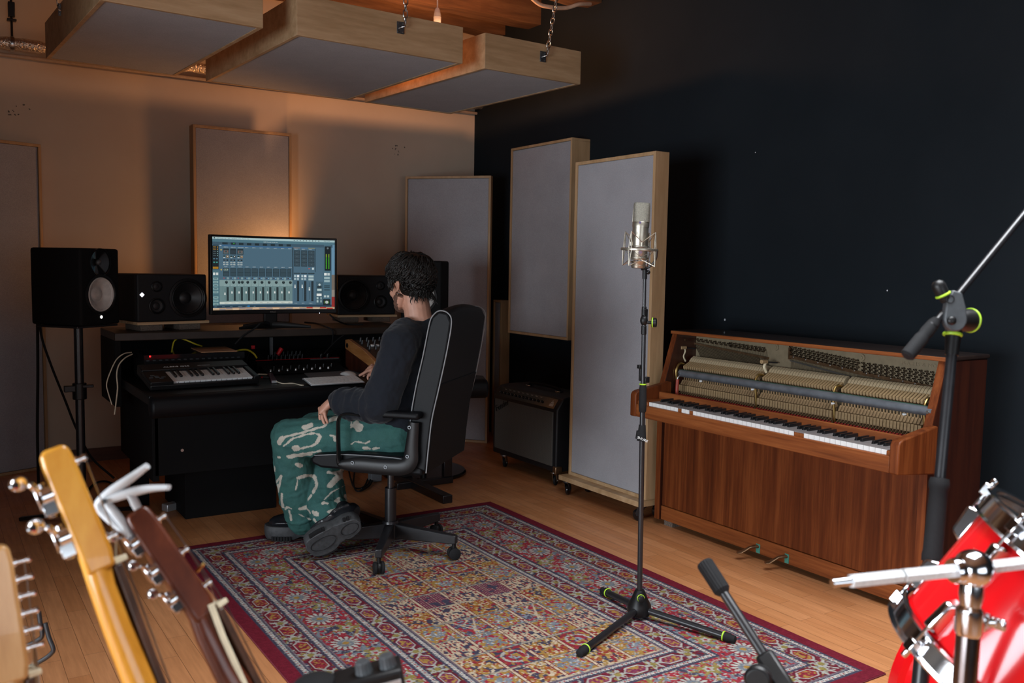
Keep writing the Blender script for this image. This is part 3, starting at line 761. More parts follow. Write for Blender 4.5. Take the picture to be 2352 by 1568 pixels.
for k in range(3):
    u = .668+k*.0585
    T(u+.004, .142, 'INSERTS', .0054, (210, 220, 224), w=.9)
    R(u, .155, u+.050, .385, (36, 48, 54), 3)
    for j in range(4): R(u+.003, .160+j*.056, u+.047, .212+j*.056, (62, 80, 90), 4); DISC(u+.024, .186+j*.056, .005, (100, 120, 126), 5)
    R(u-.002, .478, u+.05, .49, (44, 58, 64), 3)
    if k < 2:
        R(u+.001, .508, u+.017, .54, (176, 198, 204), 3); R(u+.024, .508, u+.043, .54, (232, 240, 242), 3)
        for j in range(2): R(u+.001+j*.023, .552, u+.017+j*.023, .578, (176, 198, 204), 3)
    else: R(u+.001, .512, u+.043, .542, (176, 198, 200), 3); R(u+.001, .556, u+.043, .584, (176, 198, 200), 3); DISC(u+.006, .415, .009, (210, 80, 70), 4); R(u+.030, .400, u+.046, .43, (200, 216, 220), 4)
    R(u+.0075, .615, u+.0095, .865, (38, 50, 56), 3); R(u+.024, .595, u+.042, .885, (34, 44, 50), 3)
    for j in range(18): R(u+.027, .605+j*.015, u+.039, .610+j*.015, (56, 70, 76), 4)
    fv = .675 if k < 2 else .71
    R(u+.003, fv-.028, u+.014, fv+.022, (180, 196, 198), 5); R(u+.003, fv, u+.014, fv+.018, (238, 242, 240), 6)
    T(u+.004, .92, ('AUX 1', 'AUX 2', 'Talkback')[k], .006, (206, 216, 218), w=.9)
R(.848, .60, .905, .95, (70, 98, 112), 2); DISC(.876, .645, .016, (206, 218, 216), 4); R(.857, .668, .893, .69, (40, 52, 58), 3); R(.857, .705, .893, .735, (186, 206, 206), 3); R(.853, .775, .893, .81, (240, 244, 240), 3)
for a in range(2):
    for b2 in range(2): R(.853+a*.023, .825+b2*.045, .870+a*.023, .858+b2*.045, (176, 200, 200), 3)
R(.908, .066, .972, .97, (78, 112, 128), 2); R(.918, .088, .968, .44, (28, 36, 40), 3)
DISC(.943, .115, .014, (110, 124, 128), 4)
for k in range(2):
    for j in range(24): R(.928+k*.021, .20+j*.009, .935+k*.021, .2075+j*.009, (150, 190, 50) if j < 5 else (80, 190, 50), 5)
for v, a in ((.475, 1), (.53, 0), (.575, 0)):
    if a: R(.914, v, .935, v+.035, (238, 242, 240), 4); R(.940, v, .960, v+.035, (200, 212, 212), 4)
    else: R(.914, v, .960, v+.033, (160, 186, 190), 4)
for v in (.655, .675, .715): R(.914, v, .960, v+.012, (44, 60, 66), 4)
for k in range(2): R(.912+k*.025, .80, .930+k*.025, .83, (190, 206, 206), 4)
R(.905, .855, .965, .945, (34, 44, 48), 4); DISC(.935, .90, .034, (110, 180, 60), 5); DISC(.935, .90, .029, (34, 44, 48), 6); DISC(.935, .90, .023, (180, 190, 184), 7); DISC(.938, .896, .008, (230, 236, 230), 8)
R(0, .935, .975, .968, (40, 66, 84), 3)
for i, t in enumerate(('DELAY', '96 kHz', 'INPUT', 'INTERNAL', 'CPU', '120.0')): T(.01+i*.065, .958, t, .0056, (150, 180, 190), 5)
R(.285, .942, .305, .962, (40, 120, 180), 5)
R(0, .968, 1, 1, (190, 160, 130), 1)
for i in range(18): R(i*.055, .970+.012*(i % 2), i*.055+.05, .988+.012*(i % 2), ((180, 60, 50) if i > 13 else (150, 140, 140)) if i % 3 else (220, 190, 160), 4)
R(.975, .066, 1, .5, (110, 150, 176), 2); R(.975, .5, 1, .72, (120, 110, 100), 2); R(.975, .72, 1, .82, (150, 140, 130), 2); R(.975, .82, 1, .97, (150, 50, 46), 2)
S.build('screen', colattr('screen_glow', emission=.80), mon, smooth=False)

# ---- loudspeakers
def driver(mb_parent, c, n, r, cone, name='woofer', depth=.35, cap=.38, ring='blackplastic', capm=None):
    d = -V(n).normalized(); c = V(c)
    o = MB()._lathe([(-.003, r*1.0), (-.006, r*1.04), (-.004, r*1.16), (.004, r*1.18), (.004, r*.98), (-.003, r*1.0)], c, d, 40).build(name, ring, mb_parent)
    s = MB()._lathe([(0, r), (-.005, r*.95), (-.001, r*.88), (.004, r*.86), (r*depth*.6, r*.55), (r*depth, r*cap), (r*depth, .001)], c, d, 40).build('cone', cone, o)
    q = MB()._lathe([(r*depth+.002, r*cap), (r*depth-r*.06, r*cap*.85), (r*depth-r*.12, r*cap*.5), (r*depth-r*.14, .001)], c, d, 28).build('dust_cap', capm or cone, o)
    return o
def cut_holes(o, holes):
    mb = MB()
    for c, n, r, dep in holes: n = V(n).normalized(); mb.cyl(V(c)+n*.02, V(c)-n*dep, r, n=48)
    k = mb.build('cutter', 'blackmatte', smooth=False); m_ = o.modifiers.new('holes', 'BOOLEAN'); m_.object = k; m_.operation = 'DIFFERENCE'; m_.solver = 'EXACT'
    dg = bpy.context.evaluated_depsgraph_get(); me = bpy.data.meshes.new_from_object(o.evaluated_get(dg)); o.modifiers.clear(); o.data = me
    bpy.data.objects.remove(k)
def box_local(r, w, h, d, m, bev): return MB().bb((0, 0, 0), (w, d, h)).build('cabinet', m, r, bev=bev, seg=3, local=True)
def three_way(label, p0, rz, mirror, sc=.965):
    """p0 = front bottom left corner; local x width, y depth"""
    r = thing('studio_monitor', label, 'speaker', p0, rz); w, h, d = .383*sc, .253*sc, .29*sc
    X = WM[r.name]
    cab = box_local(r, w, h, d, 'speaker_black', .008)
    n = V(X.to_3x3() @ V((0, -1, 0))); P = lambda x, z: X @ V((x, -.001, z))
    fx = (lambda x: x) if not mirror else (lambda x: w-x)
    cut_holes(cab, [(P(fx(w*.72), h*.49), n, .087, .06), (P(fx(w*.27), h*.33), n, .0355, .03), (P(fx(w*.27), h*.74), n, .0237, .02)])
    driver(r, P(fx(w*.72), h*.49), n, .088, 'cone_black', depth=.4)
    driver(r, P(fx(w*.27), h*.33), n, .036, 'cone_black', 'midrange', .3, .5)
    driver(r, P(fx(w*.27), h*.74), n, .024, 'cone_black', 'tweeter', .25, .6)
    return r, X, w, h
kl, X, w, h = three_way('black three-way speaker lying sideways left of the monitor, lit diamond badge', onZ(316, 740, .988), math.radians(11.5), False)
p = X @ V((w*.065, -.0015, h*.57))
MB().prism([(0, .0125), (.0125, 0), (0, -.0125), (-.0125, 0)], axes(p, X.to_3x3() @ V((1, 0, 0)), (0, 0, 1)), .001).build('badge', emit('badge_light', (.9, .9, 1), 1.6), kl, smooth=False)
kr, X2, w, h = three_way('black three-way speaker lying sideways right of the monitor, behind the head', onZ(776, 723, .988), math.radians(-7), True)
def base_set(X, lab_board, lab_blocks, bw=.36, bd=.27, blocks=((.02, .115), (.225, .115))):
    o = X.translation; rot = X.to_3x3(); rz = math.atan2(rot[1][0], rot[0][0])
    r = thing('plywood_board', lab_board, 'board', (o.x, o.y, o.z-.0145), rz)
    MB().bb((-.003, -.006, 0), (bw+.02, bd, .014)).build('board', 'plyedge', r, bev=.001, local=True)
    for (x, wd), lab in zip(blocks, lab_blocks):
        q = X @ V((x, .012, 0)); b2 = thing('support_block', lab, 'block', (q.x, q.y, .9405), rz, 'blocks under the sideways speakers')
        MB().bb((0, 0, 0), (wd, .2, o.z-.0155-.9405)).build('block', 'brick', b2, bev=.004, local=True)
base_set(X, 'plywood board under the speaker left of the monitor', ('speckled brown block under the left end of the left speaker board', 'speckled brown block under the right end of the left speaker board'))
base_set(X2, 'plywood board under the speaker right of the monitor', ('speckled brown block under the left end of the right speaker board', 'speckled brown block nearest the bearded chin, under the right speaker board'))
def two_way(label, p0, rz, w=.25, h=.365, d=.30, cone='cone_white', inverted=False):
    r = thing('studio_monitor', label, 'speaker', p0, rz); X = WM[r.name]
    cab = MB().bb((-w/2, 0, 0), (w/2, d, h)).build('cabinet', 'blackmatte', r, bev=.012, seg=3, local=True)
    n = V(X.to_3x3() @ V((0, -1, 0))); P = lambda x, z: X @ V((x, -.001, z))
    zw, zt = (h*.40, h*.82) if not inverted else (h*.4, h*.82)
    cut_holes(cab, [(P(0, zw), n, .082, .06), (P(0, zt), n, .0595, .03)])
    driver(r, P(0, zw), n, .083, cone, depth=.32, cap=.45, ring='blackplastic')
    t = MB()._lathe([(-.002, .062), (-.004, .066), (.002, .068), (.002, .060), (.018, .022), (.018, .001)], P(0, zt), -n, 36).build('tweeter', 'blackgloss', r)
    MB().ball(P(0, zt)-n*.012, .014, 14, 8).build('dome', 'graphite', t)
    return r, X, P, n
# left, on its stand, turned toward the chair
c = at(233, 745, 4.33); nrm = V((.63, -.78, 0)); rzL = math.atan2(nrm.x, -nrm.y)
hsl, XL, P, n = two_way('black two-way speaker with white cone on a tall stand at left', (c.x, c.y, .989), rzL)
q = P(0, .038)
bl = MB(); bl.torus(q, n, .0065, .0012, 20, 6)
for k in range(3): bl.beam(q+Matrix.Rotation(k*PI/3, 3, n) @ V((0, 0, -.006)), q+Matrix.Rotation(k*PI/3, 3, n) @ V((0, 0, .006)), .0016, .0016, up=n)
bl.build('badge', emit('round_badge_light', (1, .97, .9), 2.2), hsl)
# right, behind the head
c = at(968, 640, 5.45); nr = V((-.60, -.80, 0)); rzR = math.atan2(nr.x, -nr.y)
hsr, XR, P2, n2 = two_way('black two-way speaker with white cone half hidden behind the head', (c.x, c.y, .965), rzR)
def speaker_stand(label, X, ztop, base, bx):
    q = X @ V((0, .14, 0)); r = thing('speaker_stand', label, 'stand', (q.x, q.y, 0))
    MB().box((q.x, q.y, ztop-.006), (.26, .24, .010), X.to_3x3()).build('top_plate', 'blackmetal', r, bev=.002)
    MB().cyl((q.x, q.y, .02), (q.x, q.y, ztop-.012), .0205, n=24).build('pole', 'blackmetal', r)
    if base == 'disc': MB().lathe([(0, bx), (.012, bx), (.02, bx-.01)], (q.x, q.y, .001), (0, 0, 1), 48).build('base', 'blackgloss', r)
    else:
        for k in range(3):
            w = 2*PI*k/3+.4; e = V((math.cos(w), math.sin(w), 0))*.32
            MB().beam(V((q.x, q.y, .06)), V((q.x, q.y, .012))+e, .03, .018).build('leg', 'blackmetal', r, bev=.003)
    cl = MB().cyl((q.x, q.y, .62), (q.x, q.y, .70), .032, n=20); cl.box((q.x-.045, q.y-.01, .675), (.05, .03, .03)).box((q.x+.035, q.y-.02, .685), (.05, .02, .014))
    cl.build('clamp', 'blackplastic', r, bev=.003)
    return r
speaker_stand('black pole stand carrying the white-coned speaker at far left', XL, .988, 'tri', 0)
speaker_stand('black round-based stand of the speaker behind the office chair', XR, .964, 'disc', .27)

# ---- MIDI keyboard
p = onZ(399, 876, .748); q = onZ(581, 865, .748); ex = (q-p); W15 = ex.length; ex.normalize()
tilt = math.radians(13); ey = V((-ex.y, ex.x, 0)); ey2 = ey*math.cos(tilt)+V((0, 0, 1))*math.sin(tilt)
K = axes(p, ex, ey2)
mk = thing('midi_keyboard', 'small black keyboard with white piano keys at the left of the desk', 'keyboard', (p.x, p.y, DZ+.001), 0)
def kb(a, b2): mb = MB(); mb.X = K; return mb.bb(a, b2)
kb((-.105, -.012, -.034), (W15+.028, .225, -.010)).build('body', 'blackplastic', mk, bev=.004)
kb((-.105, .142, -.012), (W15+.028, .225, .012)).build('top_panel', 'blackplastic', mk, bev=.004)
kb((-.105, -.012, -.012), (-.003, .142, .006)).build('end_cheek', 'blackplastic', mk, bev=.003)
kb((W15+.003, -.012, -.012), (W15+.028, .142, .008)).build('end_cheek', 'blackplastic', mk, bev=.003)
wk = W15/15
for i in range(15): kb((i*wk+.0006, 0, -.004), ((i+1)*wk-.0006, .14, 0)).bb((i*wk+.0012, .004, -.022), ((i+1)*wk-.0012, .0065, -.004)).build('white_key', 'white', mk, bev=.0008)
for i in range(14):
    if i % 7 in (0, 1, 3, 4, 5): kb((i*wk+wk-.0058, .05, 0), (i*wk+wk+.0058, .14, .0105)).build('black_key', 'pianoblack', mk, bev=.002)
for (a, b2) in ((-.075, .075), (-.088, .048), (-.06, .05), (-.032, .05), (-.045, .036), (-.06, .064)): kb((a-.009, b2-.005, .006), (a+.009, b2+.005, .009)).build('button', 'graphite', mk, bev=.001)
mb = MB(); mb.X = K; mb.text('ALESIS Q25', Matrix.Translation((.0, .165, .0123)), .02, .0002, xs=1.25).bb((.16, .170, .012), (.22, .1715, .0124)).build('maker_name', 'white', mk)
# ---- drum machine under a clear dust cover
p = onY(333, 832, 4.62); q = onY(556, 828, 4.66)
dm = thing('drum_machine', 'dark drum machine under a clear dust cover behind the small keyboard', 'drum machine', (p.x, p.y, DZ+.001))
zt = p.z
MB().bb((p.x, 4.63, DZ+.001), (q.x, 4.95, zt)).build('body', 'blackmatte', dm, bev=.004)
cv = MB().bb((p.x-.003, 4.625, zt+.001), (q.x+.003, 4.627, zt+.034)).bb((p.x-.003, 4.625, zt+.032), (q.x+.003, 4.955, zt+.034)).bb((p.x-.003, 4.627, zt+.001), (p.x-.001, 4.955, zt+.032)).bb((q.x+.001, 4.627, zt+.001), (q.x+.003, 4.955, zt+.032))
cv.build('dust_cover', 'clear', dm)
for i in range(16):
    x = p.x+.02+(q.x-p.x-.04)*i/15
    MB().box((x, 4.655, zt+.004), (.014, .012, .006)).build('step_button', 'graphite', dm, bev=.001)
MB().ball((p.x+.055, 4.78, zt+.012), .005, 10, 6).build('indicator_light', emit('red_led', (1, .02, .02), 2.5), dm)
bx = thing('cardboard_sheet', 'flat brown card lying on the clear dust cover', 'card', (q.x-.1, 4.8, zt+.0345))
MB().prism([(q.x-.21, 4.64), (q.x-.03, 4.64), (q.x-.02, 4.9), (q.x-.20, 4.9)], Matrix.Translation((0, 0, zt+.035)), .004).build('sheet', 'cardboard', bx)  # brown reflection in the cover, painted as a thin solid sheet
yc = MB().tube(bez([(q.x-.28, 4.98, zt+.01), (q.x-.27, 4.96, zt+.07), (q.x-.24, 4.93, zt+.085), (q.x-.17, 4.92, zt+.055), (q.x-.13, 4.95, zt+.04)], 6), .004, 8)
tag(yc.build('patch_cable', 'yellow'), 'yellow patch cable arching over the dust cover', 'cable')
yc = MB().tube(bez([onY(540, 806, 4.9), onY(556, 803, 4.9), onY(570, 804, 4.88), onY(583, 812, 4.85), onY(590, 822, 4.85)], 6), .005, 8)
tag(yc.build('patch_cable', 'yellow'), 'yellow patch cable right of the dust cover beside the red plug', 'cable')
# ---- synth with red stripe
def slab(name, label, cat, a, b2, yb, zb, zf, zfront_h=.03):
    """sloped box: front edge from a to b2 (points), back edge at y yb, height zb"""
    r = thing(name, label, cat, ((a.x+b2.x)/2, (a.y+yb)/2, DZ+.001))
    vs = [(a.x, a.y, DZ+.002), (b2.x, b2.y, DZ+.002), (b2.x, yb, DZ+.002), (a.x, yb, DZ+.002), (a.x, a.y, a.z), (b2.x, b2.y, b2.z), (b2.x, yb, zb), (a.x, yb, zb)]
    mb = MB()._add(vs, [(3, 2, 1, 0), (4, 5, 6, 7), (0, 1, 5, 4), (1, 2, 6, 5), (2, 3, 7, 6), (3, 0, 4, 7)])
    mb.build('body', 'blackmatte', r, bev=.003)
    F = axes(V(vs[4]), V(vs[5])-V(vs[4]), V(vs[7])-V(vs[4])); return r, F, (V(vs[5])-V(vs[4])).length, (V(vs[7])-V(vs[4])).length
def knob(F, r, x, y, rad=.007, h=.014, m='blackplastic', cap=None, name='knob'):
    mb = MB(); mb.X = F; mb.lathe([(0, rad*1.15), (.002, rad*1.1), (.003, rad), (h*.9, rad*.86), (h, rad*.7)], (x, y, .0003), (0, 0, 1), 16)
    o = mb.build(name, m, r)
    if cap: m2 = MB(); m2.X = F; m2.bb((x-.0008, y-rad*.9, h), (x+.0008, y, h+.0012)).build('pointer', cap, o)
    return o
a = onZ(590, 832, .755); b2 = onZ(783, 824, .755)
sy, F, fw, fd = slab('synthesizer', 'flat black synth with a red stripe and rows of thin knobs', 'synthesizer', a, b2, a.y+.14, .80, .75)
mb = MB(); mb.X = F; mb.bb((0, .018, .0005), (fw, .026, .0012)).build('stripe', 'red', sy)
mb = MB(); mb.X = F; mb.bb((fw*.63, .002, .0005), (fw*.98, .016, .001)).build('label_strip', 'alu', sy)
for i in range(9): knob(F, sy, fw*(.145+.05*i), .030, .0042, .026, 'graphite', 'alu')
for i in range(8): knob(F, sy, fw*(.20+.05*i), .075, .0042, .026, 'graphite', 'alu')
for i in range(2): knob(F, sy, fw*(.775+.08*i), .030, .011, .024, 'blackplastic', 'alu')
a = onZ(612, 856, .725); b2 = onZ(792, 846, .725)
mxr, F, fw, fd = slab('effects_unit', 'low black unit with a row of small chrome knobs behind the mouse pad', 'audio unit', a, b2, a.y+.11, .752, .72)
for i in range(8): knob(F, mxr, fw*(.06+.105*i), .016, .007, .012, 'steel'); knob(F, mxr, fw*(.112+.105*i), .03, .004, .022, 'graphite', 'alu')
rp_ = thing('cable_plug', 'red cable plug standing behind the red-striped synth', 'plug', onY(643, 806, 4.87))
c0 = onY(643, 806, 4.87); MB().cyl(c0+V((-.015, 0, -.02)), c0+V((.01, 0, .016)), .0125).build('body', 'red', rp_, bev=.003)
MB().tube(bez([c0+V((-.012, 0, -.015)), c0+V((-.03, .02, -.045)), c0+V((-.02, .06, -.09))], 5), .003, 8).build('lead', 'blackplastic', rp_)
rp_ = thing('cable_plug', 'square red plug beside the yellow cable', 'plug', onY(581, 797, 4.95)); c0 = onY(581, 797, 4.95)
MB().box(c0, (.020, .014, .020)).build('body', 'red', rp_, bev=.002); MB().tube(bez([c0+V((0, .006, 0)), c0+V((0, .04, -.01)), c0+V((-.02, .07, -.1))], 5), .003, 8).build('lead', 'blackplastic', rp_)
# ---- wooden-cheeked synth
sx = 1.955
pc = [onX(u, v, sx) for u, v in ((793, 780), (800, 779), (835, 804), (860, 829), (860, 842), (851, 843), (793, 800))]
wsy = thing('synthesizer', 'synth with an orange-brown wooden cheek and white buttons right of the mouse', 'synthesizer', (sx+.2, pc[3].y+.2, DZ+.001))
M['cheek'] = wood('cheek_wood', (.20, .075, .020), (.30, .12, .035), (.38, .17, .06), .4, 'Y', 8, 10, coat=.2)
ck = MB()
def xprism(mb, pts, x0, x1):
    n = len(pts); vs = [(x0, p.y, p.z) for p in pts]+[(x1, p.y, p.z) for p in pts]
    return mb._add(vs, [tuple(range(n)), tuple(range(2*n-1, n-1, -1))]+[(i, (i+1) % n, (i+1) % n+n, i+n) for i in range(n)])
xprism(ck, pc, sx, sx+.022); ck.build('wooden_cheek', 'cheek', wsy, bev=.002)
low = MB(); xprism(low, [pc[6], pc[5], V((sx, pc[5].y, DZ+.002)), V((sx, pc[6].y, DZ+.002))], sx+.002, sx+.40); low.build('body', M['mahogdark'], wsy)
pn = MB(); xprism(pn, [V((0, p.y, p.z-.006)) for p in pc], sx+.022, sx+.40); pn.build('front_panel', 'blackplastic', wsy, bev=.002)
A_, B_ = pc[2]-V((0, 0, .006)), pc[1]-V((0, 0, .006))
F = axes((sx+.03, A_.y, A_.z), (1, 0, 0), (0, B_.y-A_.y, B_.z-A_.z)); L_ = (B_-A_).length
for j in range(4):
    for i in range(9): knob(F, wsy, .018+i*.038+(.012 if j % 2 else 0), L_*(.14+.24*j), .0055, .022, 'graphite', 'alu')
for i in range(6):
    mb = MB(); mb.X = F; mb.bb((.05+i*.030, L_*.36, .0005), (.066+i*.030, L_*.44, .010)).build('button', 'white', wsy, bev=.001)
A2, B2 = pc[3]-V((0, 0, .006)), pc[2]-V((0, 0, .006)); F = axes((sx+.03, A2.y, A2.z), (1, 0, 0), (0, B2.y-A2.y, B2.z-A2.z))
for i in range(2):
    mb = MB(); mb.X = F; mb.cyl((.07+i*.028, .05, -.008), (.086+i*.028, .05, -.008), .024, n=24).build('wheel', 'steel', wsy)
dsc = MB().lathe([(0, .013), (.002, .013)], V((sx-.001, (pc[0].y+pc[6].y)/2-.03, (pc[0].z+pc[6].z)/2-.005)), (-1, 0, 0), 24); dsc.build('emblem', 'blackplastic', wsy)

# ---- computer keyboard, mouse, pad, hub, sticks
p, q, b0 = onZ(714.6, 884.5, DZ+.006), onZ(838, 877, DZ+.006), onZ(691.6, 873, DZ+.012)
ex = q-p; KW = ex.length; KD = .118; F = axes((p.x, p.y, DZ+.0065), ex, V((-ex.y, ex.x, .05)))
ak = thing('computer_keyboard', 'slim white computer keyboard at the front edge of the desk', 'keyboard', (p.x, p.y, DZ))
mb = MB(); mb.X = F; mb.bb((0, 0, -.005), (KW, KD, .0008)).build('body', 'alu', ak, bev=.002)
mb = MB(); mb.X = F; mb.cyl((0, KD-.004, -.0035), (KW, KD-.004, -.0035), .004).build('rear_bar', 'alu', ak)
rows = [14, 14, 14, 13, 12, 10]; pk = (KD-.008)/6
for j, nk in enumerate(reversed(rows)):
    wk_ = (KW-.008)/nk; x = .004
    ws = [wk_]*nk
    if j == 0: ws = [.8*wk_]*3+[wk_*.95]+[wk_*3.6]+[wk_*.95]+[.8*wk_]*4; s_ = sum(ws); ws = [k_*(KW-.008)/s_ for k_ in ws]
    for wv in ws:
        m2 = MB(); m2.X = F; m2.bb((x+.0011, .004+j*pk+.0011, .0008), (x+wv-.0011, .004+(j+1)*pk-.0011, .0028)).build('key', 'white', ak, bev=.0006); x += wv
tag(MB().prism([onZ(712, 867, 0).xy*0+onZ(u, v, DZ+.0012).xy for u, v in ((712, 869), (697, 856), (694, 850), (812, 844.5), (817, 845.5), (829, 858), (826, 862))], Matrix.Translation((0, 0, DZ+.0008)), .002).build('mouse_pad', 'pad'), 'grey cloth mouse pad under the white mouse', 'mouse pad')
c0 = onZ(800, 861, DZ+.003); ms = MB(); dx = (onZ(823, 862, DZ)-onZ(772, 853, DZ)); dx.z = 0; Lm = .112; dx.normalize(); dy = V((-dx.y, dx.x, 0)); vs = []; fs = []
for i in range(17):
    a = -1+2*i/16
    for k in range(13):
        w = PI*k/12; r_ = (1-abs(a)**3.2)**.5*.029+.0015 if abs(a) < 1 else .0015
        vs.append(c0+dx*a*Lm/2+dy*math.cos(w)*r_+V((0, 0, .001+math.sin(w)**.6*(.018*(1-a*a*.92)+.0015))))
for i in range(16):
    for k in range(12): fs.append((i*13+k, i*13+k+1, (i+1)*13+k+1, (i+1)*13+k))
ms._add(vs, fs); mo = ms.build('mouse', 'white'); tag(mo, 'low curved white mouse on the grey pad', 'mouse')
hb = thing('usb_hub', 'plum-coloured flat hub at the front of the desk left of the white keyboard', 'hub', onZ(628, 866, DZ))
P4 = [onZ(u, v, DZ+.014) for u, v in ((623, 873.5), (636.5, 873), (625, 855), (614, 855.5))]
vs = [(p.x, p.y, DZ+.001) for p in P4]+[(p.x, p.y, DZ+.014) for p in P4]
MB()._add(vs, [(3, 2, 1, 0), (4, 5, 6, 7), (0, 1, 5, 4), (1, 2, 6, 5), (2, 3, 7, 6), (3, 0, 4, 7)]).build('case', 'purple', hb, bev=.002)
e = (P4[0]+P4[1])/2; MB().box((e.x, e.y-.002, DZ+.0075), (.026, .005, .011)).build('end_cap', 'alu', hb)
tag(MB().tube(bez([(e.x+.01, e.y-.004, DZ+.008), onZ(650, 880.5, DZ+.004), onZ(672, 880, DZ+.004), onZ(690, 884, DZ+.004), onZ(697, 884.5, DZ+.003)], 6), .0028, 8).build('charging_cable', 'cream'), 'short white cable lying on the desk in front of the hub', 'cable')
for (u0, v0, u1, v1, m_, tip, lab) in ((593, 859, 614, 860, 'cream', 'white', 'flat cream stick just left of the hub'), (601, 866, 618, 867, 'graphite', 'red', 'dark stick with a red end beside the hub')):
    a, b2 = onZ(u0, v0, DZ+.006), onZ(u1, v1, DZ+.006); st = thing('memory_stick', lab, 'memory stick', (a+b2)/2)
    MB().beam(a.lerp(b2, .25), b2, .016, .007).build('body', m_, st, bev=.002); MB().beam(a, a.lerp(b2, .25), .014, .006).build('tip', tip, st, bev=.001)

# ---- loose cables around the desk
def cable(label, pts, r, m_='rubber', name='cable', n=7): return tag(MB().tube(bez(pts, n), r, 8).build(name, m_), label, 'cable')
cable('cream cable drooping off the left end of the desk, outer one', [onY(302, 809, 4.78), onY(285, 812, 4.74), onY(268, 825, 4.72), onY(255, 850, 4.7), onY(245, 880, 4.7), onY(248, 900, 4.7), onY(257, 929, 4.7)], .0028, 'cream')
cable('cream cable drooping off the left end of the desk, inner one', [onY(304, 813, 4.78), onY(287, 822, 4.74), onY(273, 838, 4.72), onY(268, 860, 4.7), onY(270, 890, 4.7), onY(267, 920, 4.7), onY(263, 952, 4.7)], .0032, 'cream')
cable('black cable hanging straight down behind the left speaker', [at(92, 616, 4.72), at(87, 650, 4.75), at(86, 720, 4.78), at(87, 850, 4.82), at(86, 1000, 4.9), at(90, 1170, 5.0)], .0075)
cable('black cable running from the left speaker down behind the stand to the floor', [at(89, 700, 4.7), at(95, 770, 4.72), at(118, 840, 4.74), at(150, 920, 4.76), at(176, 985, 4.78), at(210, 1050, 4.8), at(262, 1098, 4.82)], .006)
cable('black cable curling on the floor beside the speaker stand', [onZ(195, 1135, .012), onZ(215, 1112, .008), onZ(238, 1105, .008), onZ(262, 1112, .008), onZ(300, 1140, .008)], .006)
cable('black cable sagging from the shelf below the monitor', [onZ(620, 748, .945), onY(600, 742, 4.79), onY(588, 752, 4.785), onY(560, 770, 4.78), onY(540, 790, 4.79)], .0045)
cable('black cable looping behind the right foot of the monitor', [onZ(700, 740, .946), onZ(730, 743, .946), onZ(750, 750, .946), onY(762, 757, 4.775), onY(765, 768, 4.775), onY(763, 790, 4.83)], .0045)
cable('black cable trailing under the right speaker', [onY(757, 722, 4.92), onY(772, 735, 4.9), onZ(795, 744, .947), onZ(820, 745, .947), onZ(834, 745, .947)], .0045)
cable('thin black cable crossing the dark gap above the red-striped synth', [onY(800, 762, 4.80), onY(775, 780, 4.80), onY(755, 800, 4.78), onY(745, 812, 4.76)], .0035)
for i, (lab, pts) in enumerate((('black power lead tangled on the floor under the seat, nearest the trousers', [(800, 1075), (806, 1100), (815, 1120), (835, 1118), (845, 1100)]), ('black power lead looping lowest on the floor under the seat', [(815, 1078), (812, 1110), (822, 1128), (848, 1115), (858, 1095), (862, 1075)]), ('black power lead under the seat, farthest right of the tangle', [(840, 1072), (852, 1085), (848, 1108), (830, 1122)]))):
    cable(lab, [onZ(u, v, .008+.004*i) for u, v in pts], .005)
ps = thing('power_adapter', 'pale grey adapter lying on the floor beside the black pedestal', 'adapter', onZ(394, 1166, 0)); c0 = onZ(394, 1166, .02)
MB().box((c0.x, c0.y+.03, .020), (.07, .05, .038), Matrix.Rotation(.4, 3, 'Z')).build('case', 'alu', ps, bev=.004)
ps = thing('power_adapter', 'grey plug adapter lying under the office chair seat', 'adapter', onZ(866, 1100, 0)); c0 = onZ(866, 1100, .02)
MB().box((c0.x, c0.y+.03, .03), (.07, .05, .055)).build('case', 'pad', ps, bev=.004)
# ================================================================== GUITAR AMPLIFIER
am = thing('guitar_amplifier', 'black combo amplifier on casters with a silver woven grille, left of the rolling panel', 'amplifier', (3.25, 4.63, 0))
ay0, ay1 = 4.272, 4.985
xzp = [(3.10, .085), (3.40, .085), (3.40, .52), (3.38, .535), (3.20, .535), (3.145, .525), (3.10, .46)]
def yprism(mb, pts, y0, y1):
    n = len(pts); vs = [(x, y0, z) for x, z in pts]+[(x, y1, z) for x, z in pts]
    return mb._add(vs, [tuple(range(n-1, -1, -1)), tuple(range(n, 2*n))]+[(i, (i+1) % n, (i+1) % n+n, i+n) for i in range(n)])
yprism(MB(), xzp, ay0, ay1).build('cabinet', 'tolex', am, bev=.009, seg=3)
m, nt, b = new_mat('grille_cloth')
vec = coords(nt, (1, 1, 1))
wv = nt.nodes.new('ShaderNodeTexWave'); wv.bands_direction = 'Y'; wv.inputs['Scale'].default_value = 42; wv.inputs['Distortion'].default_value = .4
wz = nt.nodes.new('ShaderNodeTexWave'); wz.bands_direction = 'Z'; wz.inputs['Scale'].default_value = 60; wz.inputs['Distortion'].default_value = .4
for q_ in (wv, wz): nt.links.new(vec, q_.inputs['Vector'])
mm = nt.nodes.new('ShaderNodeMath'); mm.operation = 'MULTIPLY'; nt.links.new(wv.outputs['Fac'], mm.inputs[0]); nt.links.new(wz.outputs['Fac'], mm.inputs[1])
nt.links.new(ramp(nt, mm.outputs[0], [(.05, (.075, .072, .065)), (.75, (.22, .21, .185))]), b.inputs['Base Color'])
b.inputs['Roughness'].default_value = .6; b.inputs['Metallic'].default_value = .3; M['grille'] = m
MB().bb((3.093, ay0+.035, .12), (3.103, ay1-.03, .445)).build('grille_cloth', 'grille', am, bev=.003)
A_ = V((3.103, ay1-.04, .462)); B_ = V((3.142, ay1-.04, .519)); F = axes(A_, (0, -1, 0), B_-A_)
mb = MB(); mb.X = F; mb.bb((0, 0, 0), (.635, .066, .003)); cp = mb.build('control_panel', 'blackgloss', am, bev=.001)
